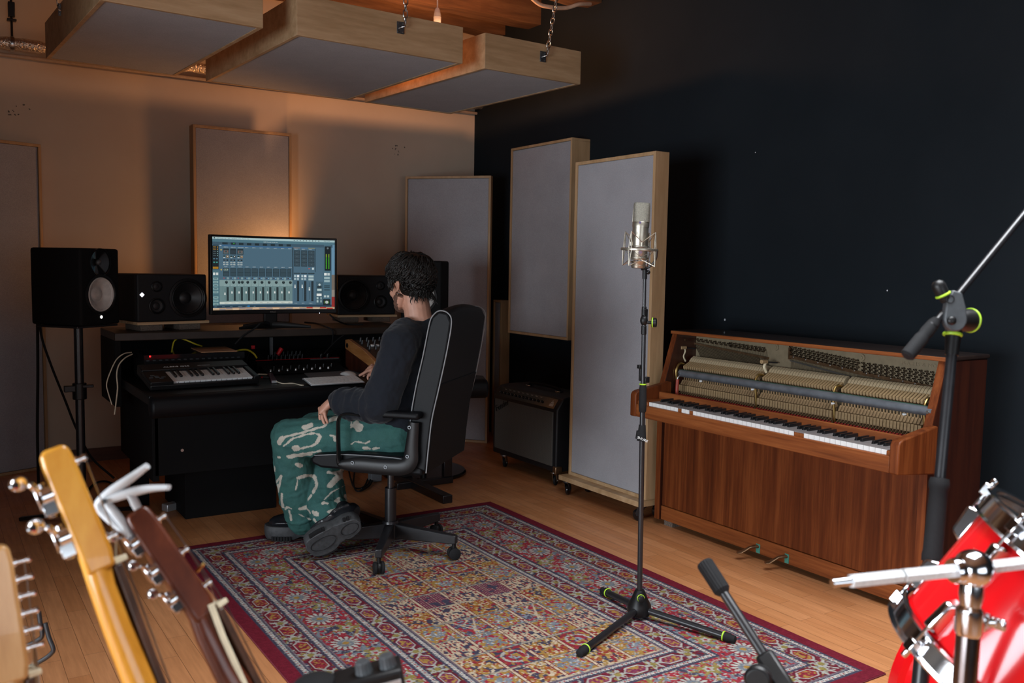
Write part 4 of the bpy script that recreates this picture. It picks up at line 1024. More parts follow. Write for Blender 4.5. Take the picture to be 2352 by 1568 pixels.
for i in range(12): knob(F, cp, .03+.042*i, .03, .008, .014, 'blackplastic', 'alu')
mb = MB(); mb.X = F
for i in range(9): mb.bb((.05+i*.05, .055, .003), (.072+i*.05, .0575, .0034))
mb.bb((.575, .014, .003), (.615, .03, .0034)).bb((.582, .032, .003), (.608, .042, .0034)).bb((.588, .044, .003), (.596, .052, .0034)); mb.build('panel_print', 'alu', cp)
lgm = MB().text('Fender', axes((3.0915, ay1-.05, .36), (0, -1, .45), (0, .45, 1)), .055, .001, xs=1.1); lgm.build('script_logo', mat('dull_logo', (.02, .02, .02), .3, metal=.6), am)
MB().tube(bez([(3.25, ay1-.2, .54), (3.25, ay1-.22, .556), (3.25, (ay0+ay1)/2, .562), (3.25, ay0+.2, .556), (3.25, ay0+.18, .54)], 5), .009, 10).build('handle', 'rubber', am)
for y in (ay1-.2, ay0+.19): MB().box((3.25, y, .5395), (.03, .05, .008)).build('handle_end', 'chrome', am, bev=.002)
for (x, y) in ((3.13, ay1-.11), (3.13, ay0+.04), (3.37, ay1-.11), (3.37, ay0+.04)): caster(am, x, y, .085, r=.03, ang=.6, mtl='rubber', fork='steel')
MB().box((3.12, ay0+.012, .10), (.05, .035, .045)).build('corner_guard', 'bronze', am, bev=.006)

# ================================================================== PIANO
pi_ = thing('upright_piano', 'brown upright piano with its front panel off, hammers and pins showing', 'piano', (3.28, 2.66, 0))
PL, PR = 3.402, 1.922
side = [(3.10, .028), (3.46, .028), (3.46, .976), (3.186, .976), (3.108, .725), (3.10, .70)]
yprism(MB(), side, PL-.034, PL).build('side_panel', 'mahogdark', pi_, bev=.003)  # dark wood here puts the shade of the inner face into the colour
yprism(MB(), side, PR, PR+.034).build('side_panel', 'mahogdark', pi_, bev=.003)
for y0_, y1_ in ((PL-.0335, PL-.0005), (PR+.0005, PR+.0335)):
    sp = [(3.0995, .03), (3.0985, .70), (3.1065, .7255), (3.1845, .975), (3.188, .975), (3.112, .727), (3.104, .70), (3.104, .03)]
    yprism(MB(), sp, y0_, y1_).build('front_edge', 'mahog', pi_)
MB().bb((3.178, PR-.004, .977), (3.47, PL+.004, .9945)).build('lid', 'lid', pi_, bev=.005)
MB().bb((3.174, PR-.002, .976), (3.1795, PL+.002, .992)).build('lid_edge', 'mahogy', pi_, bev=.002)
MB().bb((3.118, PR+.034, .103), (3.14, PL-.034, .60)).build('lower_panel', 'mahog', pi_, bev=.002)
MB().bb((3.112, PR+.034, .030), (3.14, PL-.034, .101)).build('bottom_rail', 'mahogy', pi_, bev=.003)
for y in (3.33, 2.0): MB().bb((3.13, y-.03, 0), (3.20, y+.03, .029)).build('foot_block', 'brick', pi_)
MB().bb((3.42, PR+.034, .03), (3.45, PL-.034, .97)).build('back_board', 'mahogdark', pi_)
for y in (2.741, 2.579):
    MB().bb((3.1095, y-.03, .034), (3.1125, y-.008, .075)).build('pedal_slot', mat('verdigris', (.05, .22, .17), .7), pi_)
    mb = MB(); mb.ring([((3.13, y-.018, .062), (.008, .013)), ((3.10, y-.012, .064), (.008, .011)), ((3.075, y-.002, .060), (.006, .008)), ((3.05, y+.010, .046), (.005, .012)), ((3.035, y+.018, .040), (.004, .017)), ((3.022, y+.024, .038), (.003, .010))], 12, ell=(0, 0, 1)); mb.build('pedal', 'bronze', pi_)
# key bed and cheeks
XF = 2.885
MB().bb((XF+.02, PR+.02, .585), (3.118, PL-.03, .636)).build('key_bed', 'mahog', pi_)
MB().bb((XF+.004, 1.94, .583), (XF+.022, 3.326, .645)).build('key_slip', 'mahogy', pi_, bev=.003)
chp = [(XF, .583), (3.12, .560), (3.12, .742), (2.91, .709), (2.893, .702), (XF, .688)]
yprism(MB(), chp, 3.326, 3.366).build('cheek', 'mahog', pi_, bev=.005); yprism(MB(), chp, 1.902, 1.940).build('cheek', 'mahog', pi_, bev=.005)
MB().bb((XF+.012, 3.252, .64), (3.05, 3.326, .662)).build('key_block', 'mahogy', pi_, bev=.003); MB().bb((XF+.012, 1.94, .64), (3.05, 1.960, .662)).build('key_block', 'mahogy', pi_, bev=.002)
MB().bb((3.038, 1.962, .645), (3.054, 3.33, .696)).build('fall_strip', 'mahogy', pi_, bev=.002)
kwid = .02477; k0 = None; kb_ = None; kwood = None
def at_local(o, dy): return Matrix.Translation((0, dy, 0))
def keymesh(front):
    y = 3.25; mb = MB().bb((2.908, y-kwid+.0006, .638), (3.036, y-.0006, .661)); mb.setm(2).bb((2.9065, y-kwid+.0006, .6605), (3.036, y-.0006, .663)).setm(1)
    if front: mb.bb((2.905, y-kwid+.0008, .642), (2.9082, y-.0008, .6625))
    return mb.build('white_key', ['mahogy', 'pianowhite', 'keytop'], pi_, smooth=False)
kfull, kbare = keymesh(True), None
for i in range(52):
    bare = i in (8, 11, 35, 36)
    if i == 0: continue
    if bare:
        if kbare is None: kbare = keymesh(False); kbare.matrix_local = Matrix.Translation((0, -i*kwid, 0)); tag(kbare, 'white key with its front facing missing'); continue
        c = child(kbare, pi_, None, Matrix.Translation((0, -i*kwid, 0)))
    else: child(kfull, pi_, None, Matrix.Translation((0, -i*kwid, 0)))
first = None
for i in range(51):
    if (i+5) % 7 in (2, 6): continue
    dy = -i*kwid
    if first is None:
        y = 3.25-kwid; mb = MB(); mb._add([(2.957, y-.0055, .660), (2.957, y+.0055, .660), (3.036, y+.0055, .660), (3.036, y-.0055, .660), (2.962, y-.0045, .6755), (2.962, y+.0045, .6755), (3.036, y+.0045, .677), (3.036, y-.0045, .677)], [(0, 1, 2, 3), (7, 6, 5, 4), (0, 4, 5, 1), (1, 5, 6, 2), (2, 6, 7, 3), (3, 7, 4, 0)])
        first = mb.build('black_key', 'pianoblack', pi_, bev=.0012); i0 = i; first.matrix_local = Matrix.Translation((0, dy, 0))
    else: child(first, pi_, None, Matrix.Translation((0, dy, 0)))
# iron plate, strings, pins
MB().bb((3.318, PR+.036, .70), (3.335, PL-.036, .974)).build('iron_plate', 'ironplate', pi_)
def onP(u, v, x=3.312): return onX(u, v, x)
def strip(name, m_, pts_top, pts_bot, x0, x1):
    vs = [(x0, p.y, p.z) for p in pts_top]+[(x0, p.y, p.z) for p in pts_bot]; n = len(pts_top)
    vs += [(x1, y, z) for _, y, z in vs]
    fs = []
    for i in range(n-1):
        fs += [(i, i+1, n+i+1, n+i), (2*n+i+1, 2*n+i, 3*n+i, 3*n+i+1), (i, 2*n+i, 2*n+i+1, i+1), (n+i, n+i+1, 3*n+i+1, 3*n+i)]
    fs += [(0, n, 3*n, 2*n), (n-1, 3*n-1, 4*n-1, 2*n-1)]
    return MB()._add(vs, fs).build(name, m_, pi_, smooth=False)
strip('string_bar', 'bronze', [onP(1590, 785), onP(1765, 820)], [onP(1590, 789), onP(1765, 825)], 3.306, 3.316)
strip('pressure_bar', 'bronze', [onP(1815, 815), onP(1975, 852), onP(2165, 890)], [onP(1815, 822), onP(1975, 860), onP(2165, 898)], 3.306, 3.316)
strip('agraffe_rail', 'steel', [onP(1815, 826), onP(1975, 868), onP(2165, 902)], [onP(1815, 829), onP(1975, 872), onP(2165, 906)], 3.308, 3.316)
sm_ = MB()
for i in range(46):
    t = i/45; a = onP(1594+168*t, 786+36*t, 3.311); b2 = a+V((0, -.075, -.10)) if i < 40 else a+V((0, -.03, -.10))
    b2 = V((3.311, b2.y, max(.80, b2.z))); sm_.beam(a, b2, .0022, .0022, up=V((1, 0, 0)))
for i in range(120):
    t = i/119; a = onP(1818+345*t, 818+76*t, 3.312); sm_.beam(a, (3.312, a.y, .79), .0012, .0012, up=V((1, 0, 0)))
for i in range(46):
    t = i/45; a = onP(1594+166*t, 777+28*t, 3.311); sm_.beam(a, onP(1594+168*t, 787+36*t, 3.311), .0012, .0012, up=V((1, 0, 0)))
sm_.build('strings', mat('string_wire', (.13, .10, .065), .35, metal=.8), pi_)
def quadpts(c, rows, cols, jit=.3):
    out = []
    for r_ in range(rows):
        for k in range(cols):
            s = (k+(.35 if r_ % 2 else 0))/(cols-.5); t = r_/(rows-1) if rows > 1 else 0
            top = [c[0][j]+(c[1][j]-c[0][j])*s for j in (0, 1)]; bot = [c[3][j]+(c[2][j]-c[3][j])*s for j in (0, 1)]
            out.append(onP(top[0]+(bot[0]-top[0])*t, top[1]+(bot[1]-top[1])*t))
    return out
pb = quadpts([(1984, 834), (2162, 858), (2158, 885), (1984, 855)], 6, 14); pa = quadpts([(1818, 797), (1975, 829), (1972, 849), (1820, 815)], 5, 16)
pl_ = quadpts([(1592, 777), (1680, 790), (1680, 794), (1592, 781)], 2, 9)+quadpts([(1680, 788), (1760, 800), (1758, 808), (1680, 796)], 3, 9)
def pinmesh(mb, p): return mb.cyl(p, p+V((-.014, 0, .003)), .0031, n=8).cyl(p, p+V((-.004, 0, .001)), .0046, n=8)
M['pin'] = mat('tuning_pin_steel', (.20, .17, .14), .22, metal=1)
p0 = pb[0]; pin0 = pinmesh(MB(), p0).build('tuning_pin', 'pin', pi_)
rest = (pb+pa[::-1])[1:]
for p in rest[:99]: child(pin0, pi_, None, Matrix.Translation(p-p0))
mb = MB()
for p in rest[99:]+pl_: pinmesh(mb, p)
tag(mb.build('tuning_pin_field', 'pin', pi_), kind='stuff')
mb = MB()
for i in range(13): t = i/12; p = onP(1822+335*t, 819.5+73*t+(6*math.sin(t*PI)*.2), 3.305); mb.ball(p, (.002, .004, .004), 8, 6)
mb.build('bar_screws', 'steel', pi_)
MB().text('FUCHS & M\u00d6HR', axes(onP(2070, 836, 3.3175), (0, -1, 0), (0, 0, 1)), .021, .0012, xs=1.28).build('cast_lettering', 'ironplate', pi_, smooth=False)
for (u, v) in ((1783, 797), (1980, 821)):
    c = onP(u, v, 3.317); MB().lathe([(0, .016), (.004, .015)], c, (-1, 0, 0), 20).lathe([(.004, .007), (.007, .006)], c, (-1, 0, 0), 14).build('plate_bolt', 'ironplate', pi_)
c = onP(1815, 815); MB().bb((3.302, c.y-.004, c.z-.02), (3.317, c.y+.004, c.z+.035)).build('plate_rib', 'bronze', pi_)
# hammers, dampers
secs = [(3.350, 2.846, 33), (2.832, 2.420, 27), (2.404, 2.012, 26)]
hm = MB(); y = 0.0; wd = .0048
def xz(mb, pts, w): return yprism(mb, pts, -w, w)
hm.setm(0); xz(hm, [(3.262, .822), (3.286, .834), (3.296, .846), (3.296, .858), (3.286, .862), (3.268, .852), (3.256, .838)], .0062)
hm.setm(1); xz(hm, [(3.216, .800), (3.262, .822), (3.256, .836), (3.214, .814)], .0046)
hm.setm(2).beam((3.222, 0, .700), (3.222, 0, .803), .0045, .005, up=V((1, 0, 0)))
h0 = None; wp0 = None; rd0 = None; d0 = None
wp = MB(); wp.setm(0).bb((3.186, -.0056, .690), (3.196, .0056, .7205)); wp.setm(1); xz(wp, [(3.198, .722), (3.212, .744), (3.226, .744), (3.226, .734), (3.216, .734), (3.206, .720)], .0048); wp.setm(1).bb((3.20, -.004, .66), (3.212, .004, .72))
rdm = MB(); rdm.setm(0); xz(rdm, [(3.176, .672), (3.186, .676), (3.186, .668), (3.178, .664)], .0036); rdm.setm(1).beam((3.184, 0, .673), (3.196, -.005, .690), .0016, .0016)
rdm.setm(2).bb((3.172, -.003, .656), (3.180, .003, .663))
for (ya, yb, n) in secs:
    for i in range(n):
        y = ya+(yb-ya)*(i+.5)/n; T_ = Matrix.Translation((0, y, 0))-Matrix(); T_ = Matrix.Translation((0, y, 0))
        if h0 is None:
            inv = WM[pi_.name].inverted()
            for mb, nm_, mt in ((hm, 'hammer', ['felt', 'maple', 'mapledark']), (wp, 'damper_lever', ['maple', 'mapledark']), (rdm, 'bridle_tip', ['redfelt', 'maple', 'steel'])):
                o = mb.build(nm_, mt, pi_, smooth=False); o.matrix_local = Matrix.Translation((0, y, 0))
                if nm_ == 'hammer': h0 = o
                elif nm_ == 'damper_lever': wp0 = o
                else: rd0 = o
        else:
            for o in (h0, wp0, rd0): child(o, pi_, None, Matrix.Translation((0, y, 0)))
MB().bb((3.19, 1.99, .648), (3.30, 3.36, .662)).build('action_rail', 'mapledark', pi_)
MB().cyl((3.142, 3.29, .787), (3.142, 1.938, .787), .0175, n=24).build('damper_rail', 'railgrey', pi_)
MB().bb((3.150, 1.96, .796), (3.172, 3.31, .803)).build('rail_felt', 'greenfelt', pi_)
for y in (3.28, 1.95): MB().cyl((3.1245, y, .787), (3.120, y, .787), .006, n=14).build('rail_screw', 'steel', pi_)
for (u, v) in ((1611, 875), (1730, 894), (1914, 926), (2078, 951)):
    c = onX(u, v, 3.15); MB().ring([(c+V((0, .008, 0)), .004), (c+V((-.008, 0, 0)), .0052), (c+V((-.004, -.01, .002)), .003)], 10).build('rail_button', 'white', pi_)
for y, zt in ((3.36, .83), (2.839, .83), (2.412, .83), (2.0, .83)):
    mb = MB(); mb.tube(bez([(3.20, y, .655), (3.19, y, .72), (3.18, y, .79), (3.20, y, .825), (3.235, y, .82)], 5), .006, 8); mb.build('action_bracket', 'brass', pi_)
for y, zz in ((3.372, .905), (2.838, .885)):
    mb = MB(); mb.tube(bez([(3.25, y, .835), (3.235, y, .86), (3.245, y, .885), (3.24, y, zz)], 5), .0065, 8); o = mb.build('action_post', 'ivory', pi_)
    MB().cyl((3.215, y, zz), (3.25, y, zz), .0095, n=16).build('post_cap', 'maple', o); MB().cyl((3.25, y, zz-.002), (3.30, y-.02, zz-.006), .0035, n=10).build('post_screw', 'blackmetal', o)
mb = MB().cyl((3.122, 3.292, .645), (3.122, 3.288, .758), .0085, n=16); o = mb.build('damper_rod', 'redwood', pi_); MB().tube(bez([(3.122, 3.288, .758), (3.125, 3.285, .77), (3.138, 3.28, .78)], 5), .0035, 8).build('rod_wire', 'steel', o)
c = onX(1584, 868, 3.1225)
for (u, v) in ((1545, 777), (1533, 858)):
    c = onX(u, v, 3.24); c.y = PL-.0345; MB().ball(c, (.006, .002, .006), 12, 8).build('side_screw', 'bronze', pi_)

# ================================================================== MICROPHONE STANDS
def ring_mark(mb, p, ax, R_, r=.0022): return mb.torus(p, ax, R_, r, 24, 8, 1.3)
def foot_leg(st, a, b2, r, ring=True):
    a, b2 = V(a), V(b2); d = (b2-a).normalized()
    o = MB().cyl(a, b2-d*.02, r, n=16).build('leg', 'blackmetal', st)
    MB().lathe([(0, r*1.25), (.026, r*1.3), (.03, r*1.1), (.045, r*1.05), (.048, r*.6)], b2-d*.048, d, 20).build('rubber_foot', 'rubber', o)
    if ring: ring_mark(MB(), b2-d*.045, d, r*1.28).build('ring', 'lime', o)
    return o
ms = thing('microphone_stand', 'straight black mic stand with lime rings standing on the rug, holding the silver microphone', 'microphone stand', (2.19, 2.47, 0))
b0 = V((2.19, 2.47, .06)); tp = at(1481, 622, 3.24)
hub = MB().lathe([(0, .040), (.012, .046), (.035, .043), (.06, .030), (.085, .020), (.092, .016)], (2.19, 2.47, .022), (0, 0, 1), 32).build('tripod_hub', 'blackplastic', ms)
kn = MB().lathe([(0, .006), (.03, .007), (.031, .012), (.05, .012), (.052, .009)], (2.19, 2.47, .09), (-.55, -.83, .1), 18).build('clamp_knob', 'blackplastic', hub)
ring_mark(MB(), V((2.19, 2.47, .09))+V((-.55, -.83, .1)).normalized()*.034, (-.55, -.83, .1), .0125, .0018).build('ring', 'lime', kn)
for e in ((1.784, 2.305), (2.324, 2.116), (2.225, 2.735)):
    ev = V((*e, .0215)); d = (ev-b0); d.z = 0; d.normalize()
    foot_leg(ms, V((2.19, 2.47, .042))+d*.03, ev, .0125)
ax = (tp-b0); L_ = ax.length; ax.normalize(); pv = lambda v: b0+ax*(L_*(1392-v)/(1392-622))
MB().cyl(pv(1372), pv(900), .0098, n=18).build('lower_tube', 'blackmetal', ms)
cl = MB().lathe([(0, .0115), (.004, .0135), (.03, .0145), (.06, .0135), (.075, .013), (.09, .0135), (.1, .0115)], pv(942), ax, 24).build('clutch', 'rubber', ms)
ring_mark(MB(), pv(878), ax, .0118, .002).build('ring', 'lime', cl)
MB().cyl(pv(900), pv(738), .0078, n=18).build('upper_tube', 'blackmetal', ms)
MB().box(pv(868)+RT*.012-FW*.004, (.02, .014, .022)).box(pv(838)-RT*.012, (.018, .014, .014)).box(pv(855)-RT*.011, (.007, .009, .05)).build('cable_clip', 'blackplastic', ms, bev=.002)
jt = MB().cyl(pv(765), pv(745), .0095, n=16).ball(pv(733), (.014, .014, .020)).cyl(pv(722), pv(702), .0095, .0085, n=16).box(pv(720)+RT*.002, (.018, .016, .040))
jt.build('swivel_joint', 'blackplastic', ms, bev=.002)
kc = pv(738); kn = MB().lathe([(.012, .006), (.026, .006), (.027, .0165), (.044, .0170), (.046, .013)], kc, RT-FW*.25, 24).build('knob', 'blackplastic', ms)
ring_mark(MB(), kc+(RT-FW*.25).normalized()*.031, RT-FW*.25, .0168, .0018).build('ring', 'lime', kn)
MB().cyl(pv(715), pv(628), .0062, n=14).build('boom_tube', 'blackmetal', ms)
MB().cyl(pv(640), pv(612), .0085, n=14).ball(pv(625)+RT*.012, .008).build('mic_adapter', 'blackplastic', ms)
sw = MB(); c = pv(994); s_ = MB().cyl(pv(1008)+RT*-.002, pv(972), .0175, .0125, n=20).cyl(pv(986)-RT*.010, pv(1004)-RT*.016, .011, .009, n=12)
st_ = s_.build('cable_tie', 'rubber', ms)
Ft = axes(pv(1001)-RT*.0215-FW*.0185, RT*1-UP*.42, UP+RT*.42); MB().text('SHURE', Ft, .0125, .0006, xs=1.1).build('strap_print', 'white', st_)

# ---- condenser microphone and shock mount
mc = at(1470, 548, 3.205); mup = (ax+RT*.045).normalized()
mi = thing('condenser_microphone', 'large silver studio microphone with a mesh head, upright in the shock mount', 'microphone', mc)
fr_ = (-FW+V((0, 0, .02))).normalized(); mr = mup.cross(fr_).normalized(); fr_ = mr.cross(mup).normalized()
pm = lambda v: mc+mup*((548-v)/2070*3.205)
body = MB().lathe([(0, .0265), (.004, .0285), (.10, .0285), (.118, .0283)], pm(597), mup, 36).build('body', 'nickel', mi)
MB().lathe([(0, .0298), (.018, .0302), (.020, .0290)], pm(522), mup, 36).build('collar', 'nickel', mi)
MB().lathe([(0, .0295), (.0012, .0295)], pm(520.5), mup, 36).build('seam', 'blackmetal', mi)
MB().lathe([(0, .020), (.002, .0245), (.010, .0265), (.012, .024), (.022, .0265), (.026, .0285)], pm(616), mup, 36).build('base_ring', 'nickel', mi)
# mesh head: round at the foot, flattened wedge at the top
gh = MB(); n = 32; vs = []; H = (510-466)/2070*3.205
levels = [(0, 1, 1), (.25, 1, .92), (.5, 1, .80), (.75, 1.0, .66), (.9, .99, .57), (.97, .95, .50), (1, .86, .42)]
for t, sx_, sy_ in levels:
    for k in range(n):
        w = 2*PI*k/n; cx_ = math.copysign(abs(math.cos(w))**.75, math.cos(w)); cy_ = math.copysign(abs(math.sin(w))**.75, math.sin(w))
        vs.append(pm(510)+mup*H*t+mr*cx_*.0293*sx_+fr_*cy_*.0293*sy_)
fs = [(i*n+k, i*n+(k+1) % n, (i+1)*n+(k+1) % n, (i+1)*n+k) for i in range(len(levels)-1) for k in range(n)]+[tuple(range(n-1, -1, -1)), tuple((len(levels)-1)*n+k for k in range(n))]
gh._add(vs, fs); gh.build('mesh_grille', 'mesh_gold', mi)
MB().tube([pm(510)+mr*.0296, pm(488)+mr*.0296, pm(468)+mr*.0262, pm(466)+mr*.015], .0014, 8).tube([pm(510)-mr*.0296, pm(488)-mr*.0296, pm(468)-mr*.0262, pm(466)-mr*.015], .0014, 8).build('grille_rib', 'nickel', mi)
q = pm(579)+fr_*.0287; dz_ = MB()
for r_, w_ in ((.0062, .0012), (.0030, .0009)):
    P4 = [q+mup*r_, q+mr*r_, q-mup*r_, q-mr*r_]
    for i in range(4): dz_.beam(P4[i], P4[(i+1) % 4], w_, .0006, up=fr_)
M['mauve'] = mat('badge_mauve', (.10, .08, .20), .5); dz_.build('diamond_badge', 'mauve', mi)
q = pm(512)+fr_*.0302-mr*.007; MB().box(q, (.008, .001, .006), Matrix((mr, fr_, mup)).transposed()).build('name_badge', 'mauve', mi)
q = pm(592.5); MB().lathe([(0, .0286), (.002, .0286)], q, mup, 36).build('dark_band', 'blackmetal', mi)
sh = thing('shock_mount', 'silver wire cradle around the studio microphone', 'shock mount', pm(573))
c0 = pm(573)
MB().torus(c0, mup, .064, .0022, 48, 8, 2.2).build('outer_ring', 'nickel', sh)
MB().torus(pm(566), mup, .031, .0018, 36, 8, 1.6).torus(pm(592), mup, .031, .0018, 36, 8, 1.6).build('inner_rings', 'nickel', sh)
wi = MB(); el = MB()
for k in range(4):
    w = math.radians(38+90*k); rd = mr*math.cos(w)+fr_*math.sin(w); w2 = w+math.radians(45); rd2 = mr*math.cos(w2)+fr_*math.sin(w2); w3 = w-math.radians(45); rd3 = mr*math.cos(w3)+fr_*math.sin(w3)
    tu = c0+mup*.062+rd*.062; td = c0-mup*.058+rd*.066
    for s_ in (-1, 1):
        wq = w+s_*.10; rq = mr*math.cos(wq)+fr_*math.sin(wq)
        wi.tube([tu, c0+rq*.064], .0018, 8); wi.tube([td, c0+rq*.064], .0018, 8)
    for rr_ in (rd2, rd3):
        wi.tube([tu, pm(556)+rr_*.033], .0015, 8); wi.tube([td, pm(596)+rr_*.033], .0015, 8)
        el.tube([pm(566)+rr_*.032, c0+rd*.062], .0009, 6); el.tube([pm(590)+rr_*.032, c0+rd*.062], .0009, 6)
    wi.tube([pm(556)+rd2*.033, pm(566)+rd2*.031], .0022, 8); wi.tube([pm(596)+rd2*.033, pm(590)+rd2*.031], .0022, 8)
wi.build('wire_arms', 'nickel', sh); el.build('elastic_cord', mat('elastic', (.12, .11, .10), .8), sh)
MB().tube(bez([c0+mr*.064, c0+mr*.062-mup*.03-fr_*.01, pm(610)+mr*.045-fr_*.02, pm(618)+mr*.012]), .004, 8).build('mount_arm', 'blackmetal', sh)

# ---- boom stand at the right
J = at(2187, 715, 1.76); B1 = at(2188, 790, 1.765); B2_ = at(2140, 1290, 1.70)
dn = (B2_-B1).normalized(); base = B1+dn*((0.03-B1.z)/dn.z)
bs_ = thing('boom_stand', 'black boom mic stand with lime rings at the right, in front of the piano end', 'microphone stand', (base.x, base.y, 0))
fr2 = -FW
MB().cyl(B1-dn*.02, at(2148, 1210, 1.715), .0102, n=20).build('upper_tube', 'blackmetal', bs_)
MB().lathe([(0, .0185), (.012, .019), (.02, .0175), (.10, .0165), (.135, .0165), (.14, .0185), (.15, .0185), (.158, .0165)], at(2140, 1290, 1.70), -dn, 28).build('clutch', 'rubber', bs_)
MB().cyl(at(2140, 1290, 1.70), base, .0150, n=20).build('lower_tube', 'blackmetal', bs_)
for k in range(3):
    w = math.radians(15+120*k); e = V((math.cos(w), math.sin(w), 0))
    foot_leg(bs_, V((base.x, base.y, .06))+e*.03, V((base.x, base.y, .022))+e*.34, .012)
MB().lathe([(0, .04), (.03, .045), (.08, .022)], (base.x, base.y, .02), (0, 0, 1), 28).build('tripod_hub', 'blackplastic', bs_)
MB().lathe([(0, .0125), (.035, .0145), (.045, .0155), (.052, .0145), (.06, .0155), (.066, .013)], B1+dn*.022, -dn, 24).build('collar', 'blackplastic', bs_)
ring_mark(MB(), at(2188, 768, 1.762), dn, .0155, .0028).build('ring', 'lime', bs_)
jd = (at(2177, 690, 1.74)-at(2187, 735, 1.74)).normalized()
hd = MB(); mtx = axes(at(2186, 733, 1.742), RT, jd); out = [(.022*math.cos(a), .024*math.sin(a)) for a in [PI+PI*i/10 for i in range(11)]]+[(.020, .02), (.012, .050), (-.006, .056), (-.018, .03)]
hd.prism(out, mtx, .018); jh = hd.build('joint_head', 'graphite', bs_, bev=.003)
MB().ball(at(2186, 736, 1.722), (.0088, .0088, .006), 16, 10, mtx.to_3x3()).build('rivet', 'blackplastic', jh)
mb = MB(); mb.X = mtx; mb.torus((-.012, .038, .0185), (0, 0, 1), .0075, .0012, 20, 6); mb.build('round_emblem', 'blackplastic', jh)
MB().cyl(at(2188, 760, 1.75), at(2187, 742, 1.75), .0135, n=18).build('neck', 'graphite', bs_)
kb2 = MB().lathe([(.008, .018), (.022, .022), (.05, .0225), (.056, .018)], at(2192, 735, 1.75), RT*.9+FW*.45, 28).build('knob', 'blackplastic', bs_)
ring_mark(MB(), at(2192, 735, 1.75)+(RT*.9+FW*.45).normalized()*.046, RT*.9+FW*.45, .0228, .0018).build('ring', 'lime', kb2)
kt = MB().lathe([(0, .009), (.02, .0125), (.034, .013), (.04, .011), (.044, .006)], at(2174, 692, 1.735), (at(2160, 664, 1.735)-at(2174, 692, 1.735)), 22).build('boom_knob', 'blackplastic', bs_)
ring_mark(MB(), at(2166, 677, 1.735), (at(2160, 664, 1.735)-at(2174, 692, 1.735)), .0130, .0018).build('ring', 'lime', kt)
ba, bb_ = at(2095, 806, 1.72), at(2352, 492, 1.80); bdn = (bb_-ba).normalized()
MB().cyl(ba, bb_+bdn*.12, .0068, n=16).build('boom_arm', 'blackmetal', bs_)
MB().lathe([(0, .009), (.004, .0135), (.05, .0135), (.058, .0115), (.066, .0130), (.09, .0115), (.1, .0085)], at(2082, 819, 1.716), bdn, 24).build('counterweight_grip', 'rubber', bs_)
MB().lathe([(0, .010), (.022, .0115), (.024, .009)], at(2126, 766, 1.728), bdn, 20).cyl(at(2130, 752, 1.728), at(2134, 762, 1.728), .006, n=10).build('boom_clip', 'blackplastic', bs_)

# ---- low boom in front
ls = thing('low_boom_stand', 'short black boom with a ribbed grip rising from the bottom edge over the rug', 'microphone stand', (1.27, .98, 0))
a, b2, c = at(1617, 1291, 1.72), at(1657, 1352, 1.69), at(1757, 1508, 1.60); d = (c-a).normalized()
gp = MB(); n = 36; prof = [(0, .0145), (.004, .0165), (.062, .0162), (.070, .0100)]
vs = []; x_ = d.orthogonal().normalized(); y_ = d.cross(x_)
for h, r_ in prof:
    for k in range(n): w = 2*PI*k/n; rr_ = r_*(1-.06*(k % 2)); vs.append(a+d*h+(x_*math.cos(w)+y_*math.sin(w))*rr_)
gp._add(vs, [(i*n+k, i*n+(k+1) % n, (i+1)*n+(k+1) % n, (i+1)*n+k) for i in range(3) for k in range(n)]+[tuple(range(n-1, -1, -1)), tuple(3*n+k for k in range(n))])
gp.build('ribbed_grip', 'rubber', ls, ang=20)
MB().cyl(a+d*.062, c+d*.05, .0092, n=18).build('boom_arm', 'blackmetal', ls)
e = at(1800, 1575, 1.555); MB().beam(c-d*.004, e+d*.02, .034, .034, up=FW).build('clutch_block', 'blackplastic', ls, bev=.007)
MB().lathe([(0, .022), (.02, .024), (.026, .02)], at(1745, 1552, 1.56), RT*-.4-FW*.9, 24).build('wing_knob', 'blackplastic', ls, bev=.002)
MB().cyl(at(1770, 1560, 1.58), (1.27, .98, .05), .010, n=14).build('pole', 'blackmetal', ls)
for k in range(3):
    w = math.radians(50+120*k); foot_leg(ls, (1.27+.02*math.cos(w), .98+.02*math.sin(w), .05), (1.27+.26*math.cos(w), .98+.26*math.sin(w), .026), .011, False)

# ================================================================== DRUMS
tb = at(2278, 1562, 1.42); axd = (RT*.50+UP*.80-FW*.26).normalized(); TR, TL_ = .163, .235
tm = thing('tom_drum', 'glossy red tom drum with chrome hoops tilted at the bottom right corner', 'drum', tb)
tt = tb+axd*TL_
MB()._lathe([(.012, TR-.004), (.012, TR), (TL_-.012, TR), (TL_-.012, TR-.004)], tb, axd, 64).build('shell', 'drumred', tm)
for nm_, o_, sgn in (('hoop', tt, 1), ('hoop', tb, -1)):
    MB()._lathe([(-.028, TR+.008), (-.026, TR+.014), (-.022, TR+.010), (.004, TR+.0085), (.008, TR+.016), (.011, TR+.013), (.010, TR+.002), (-.006, TR+.002), (-.028, TR+.004)], o_, axd*sgn, 72).build(nm_, 'chrome', tm)
M['head'] = mat('drum_head', (.012, .013, .014), .25, coat=.3)
MB()._lathe([(0, .001), (0, TR+.001), (.003, TR+.003), (.004, TR+.001), (.003, .001)], tt-axd*.002, axd, 64).build('drum_head', 'head', tm)
ux = (-RT*.851-UP*.525); ux = (ux-axd*ux.dot(axd)).normalized(); uy = axd.cross(ux)
if uy.dot(FW) > 0: uy = -uy
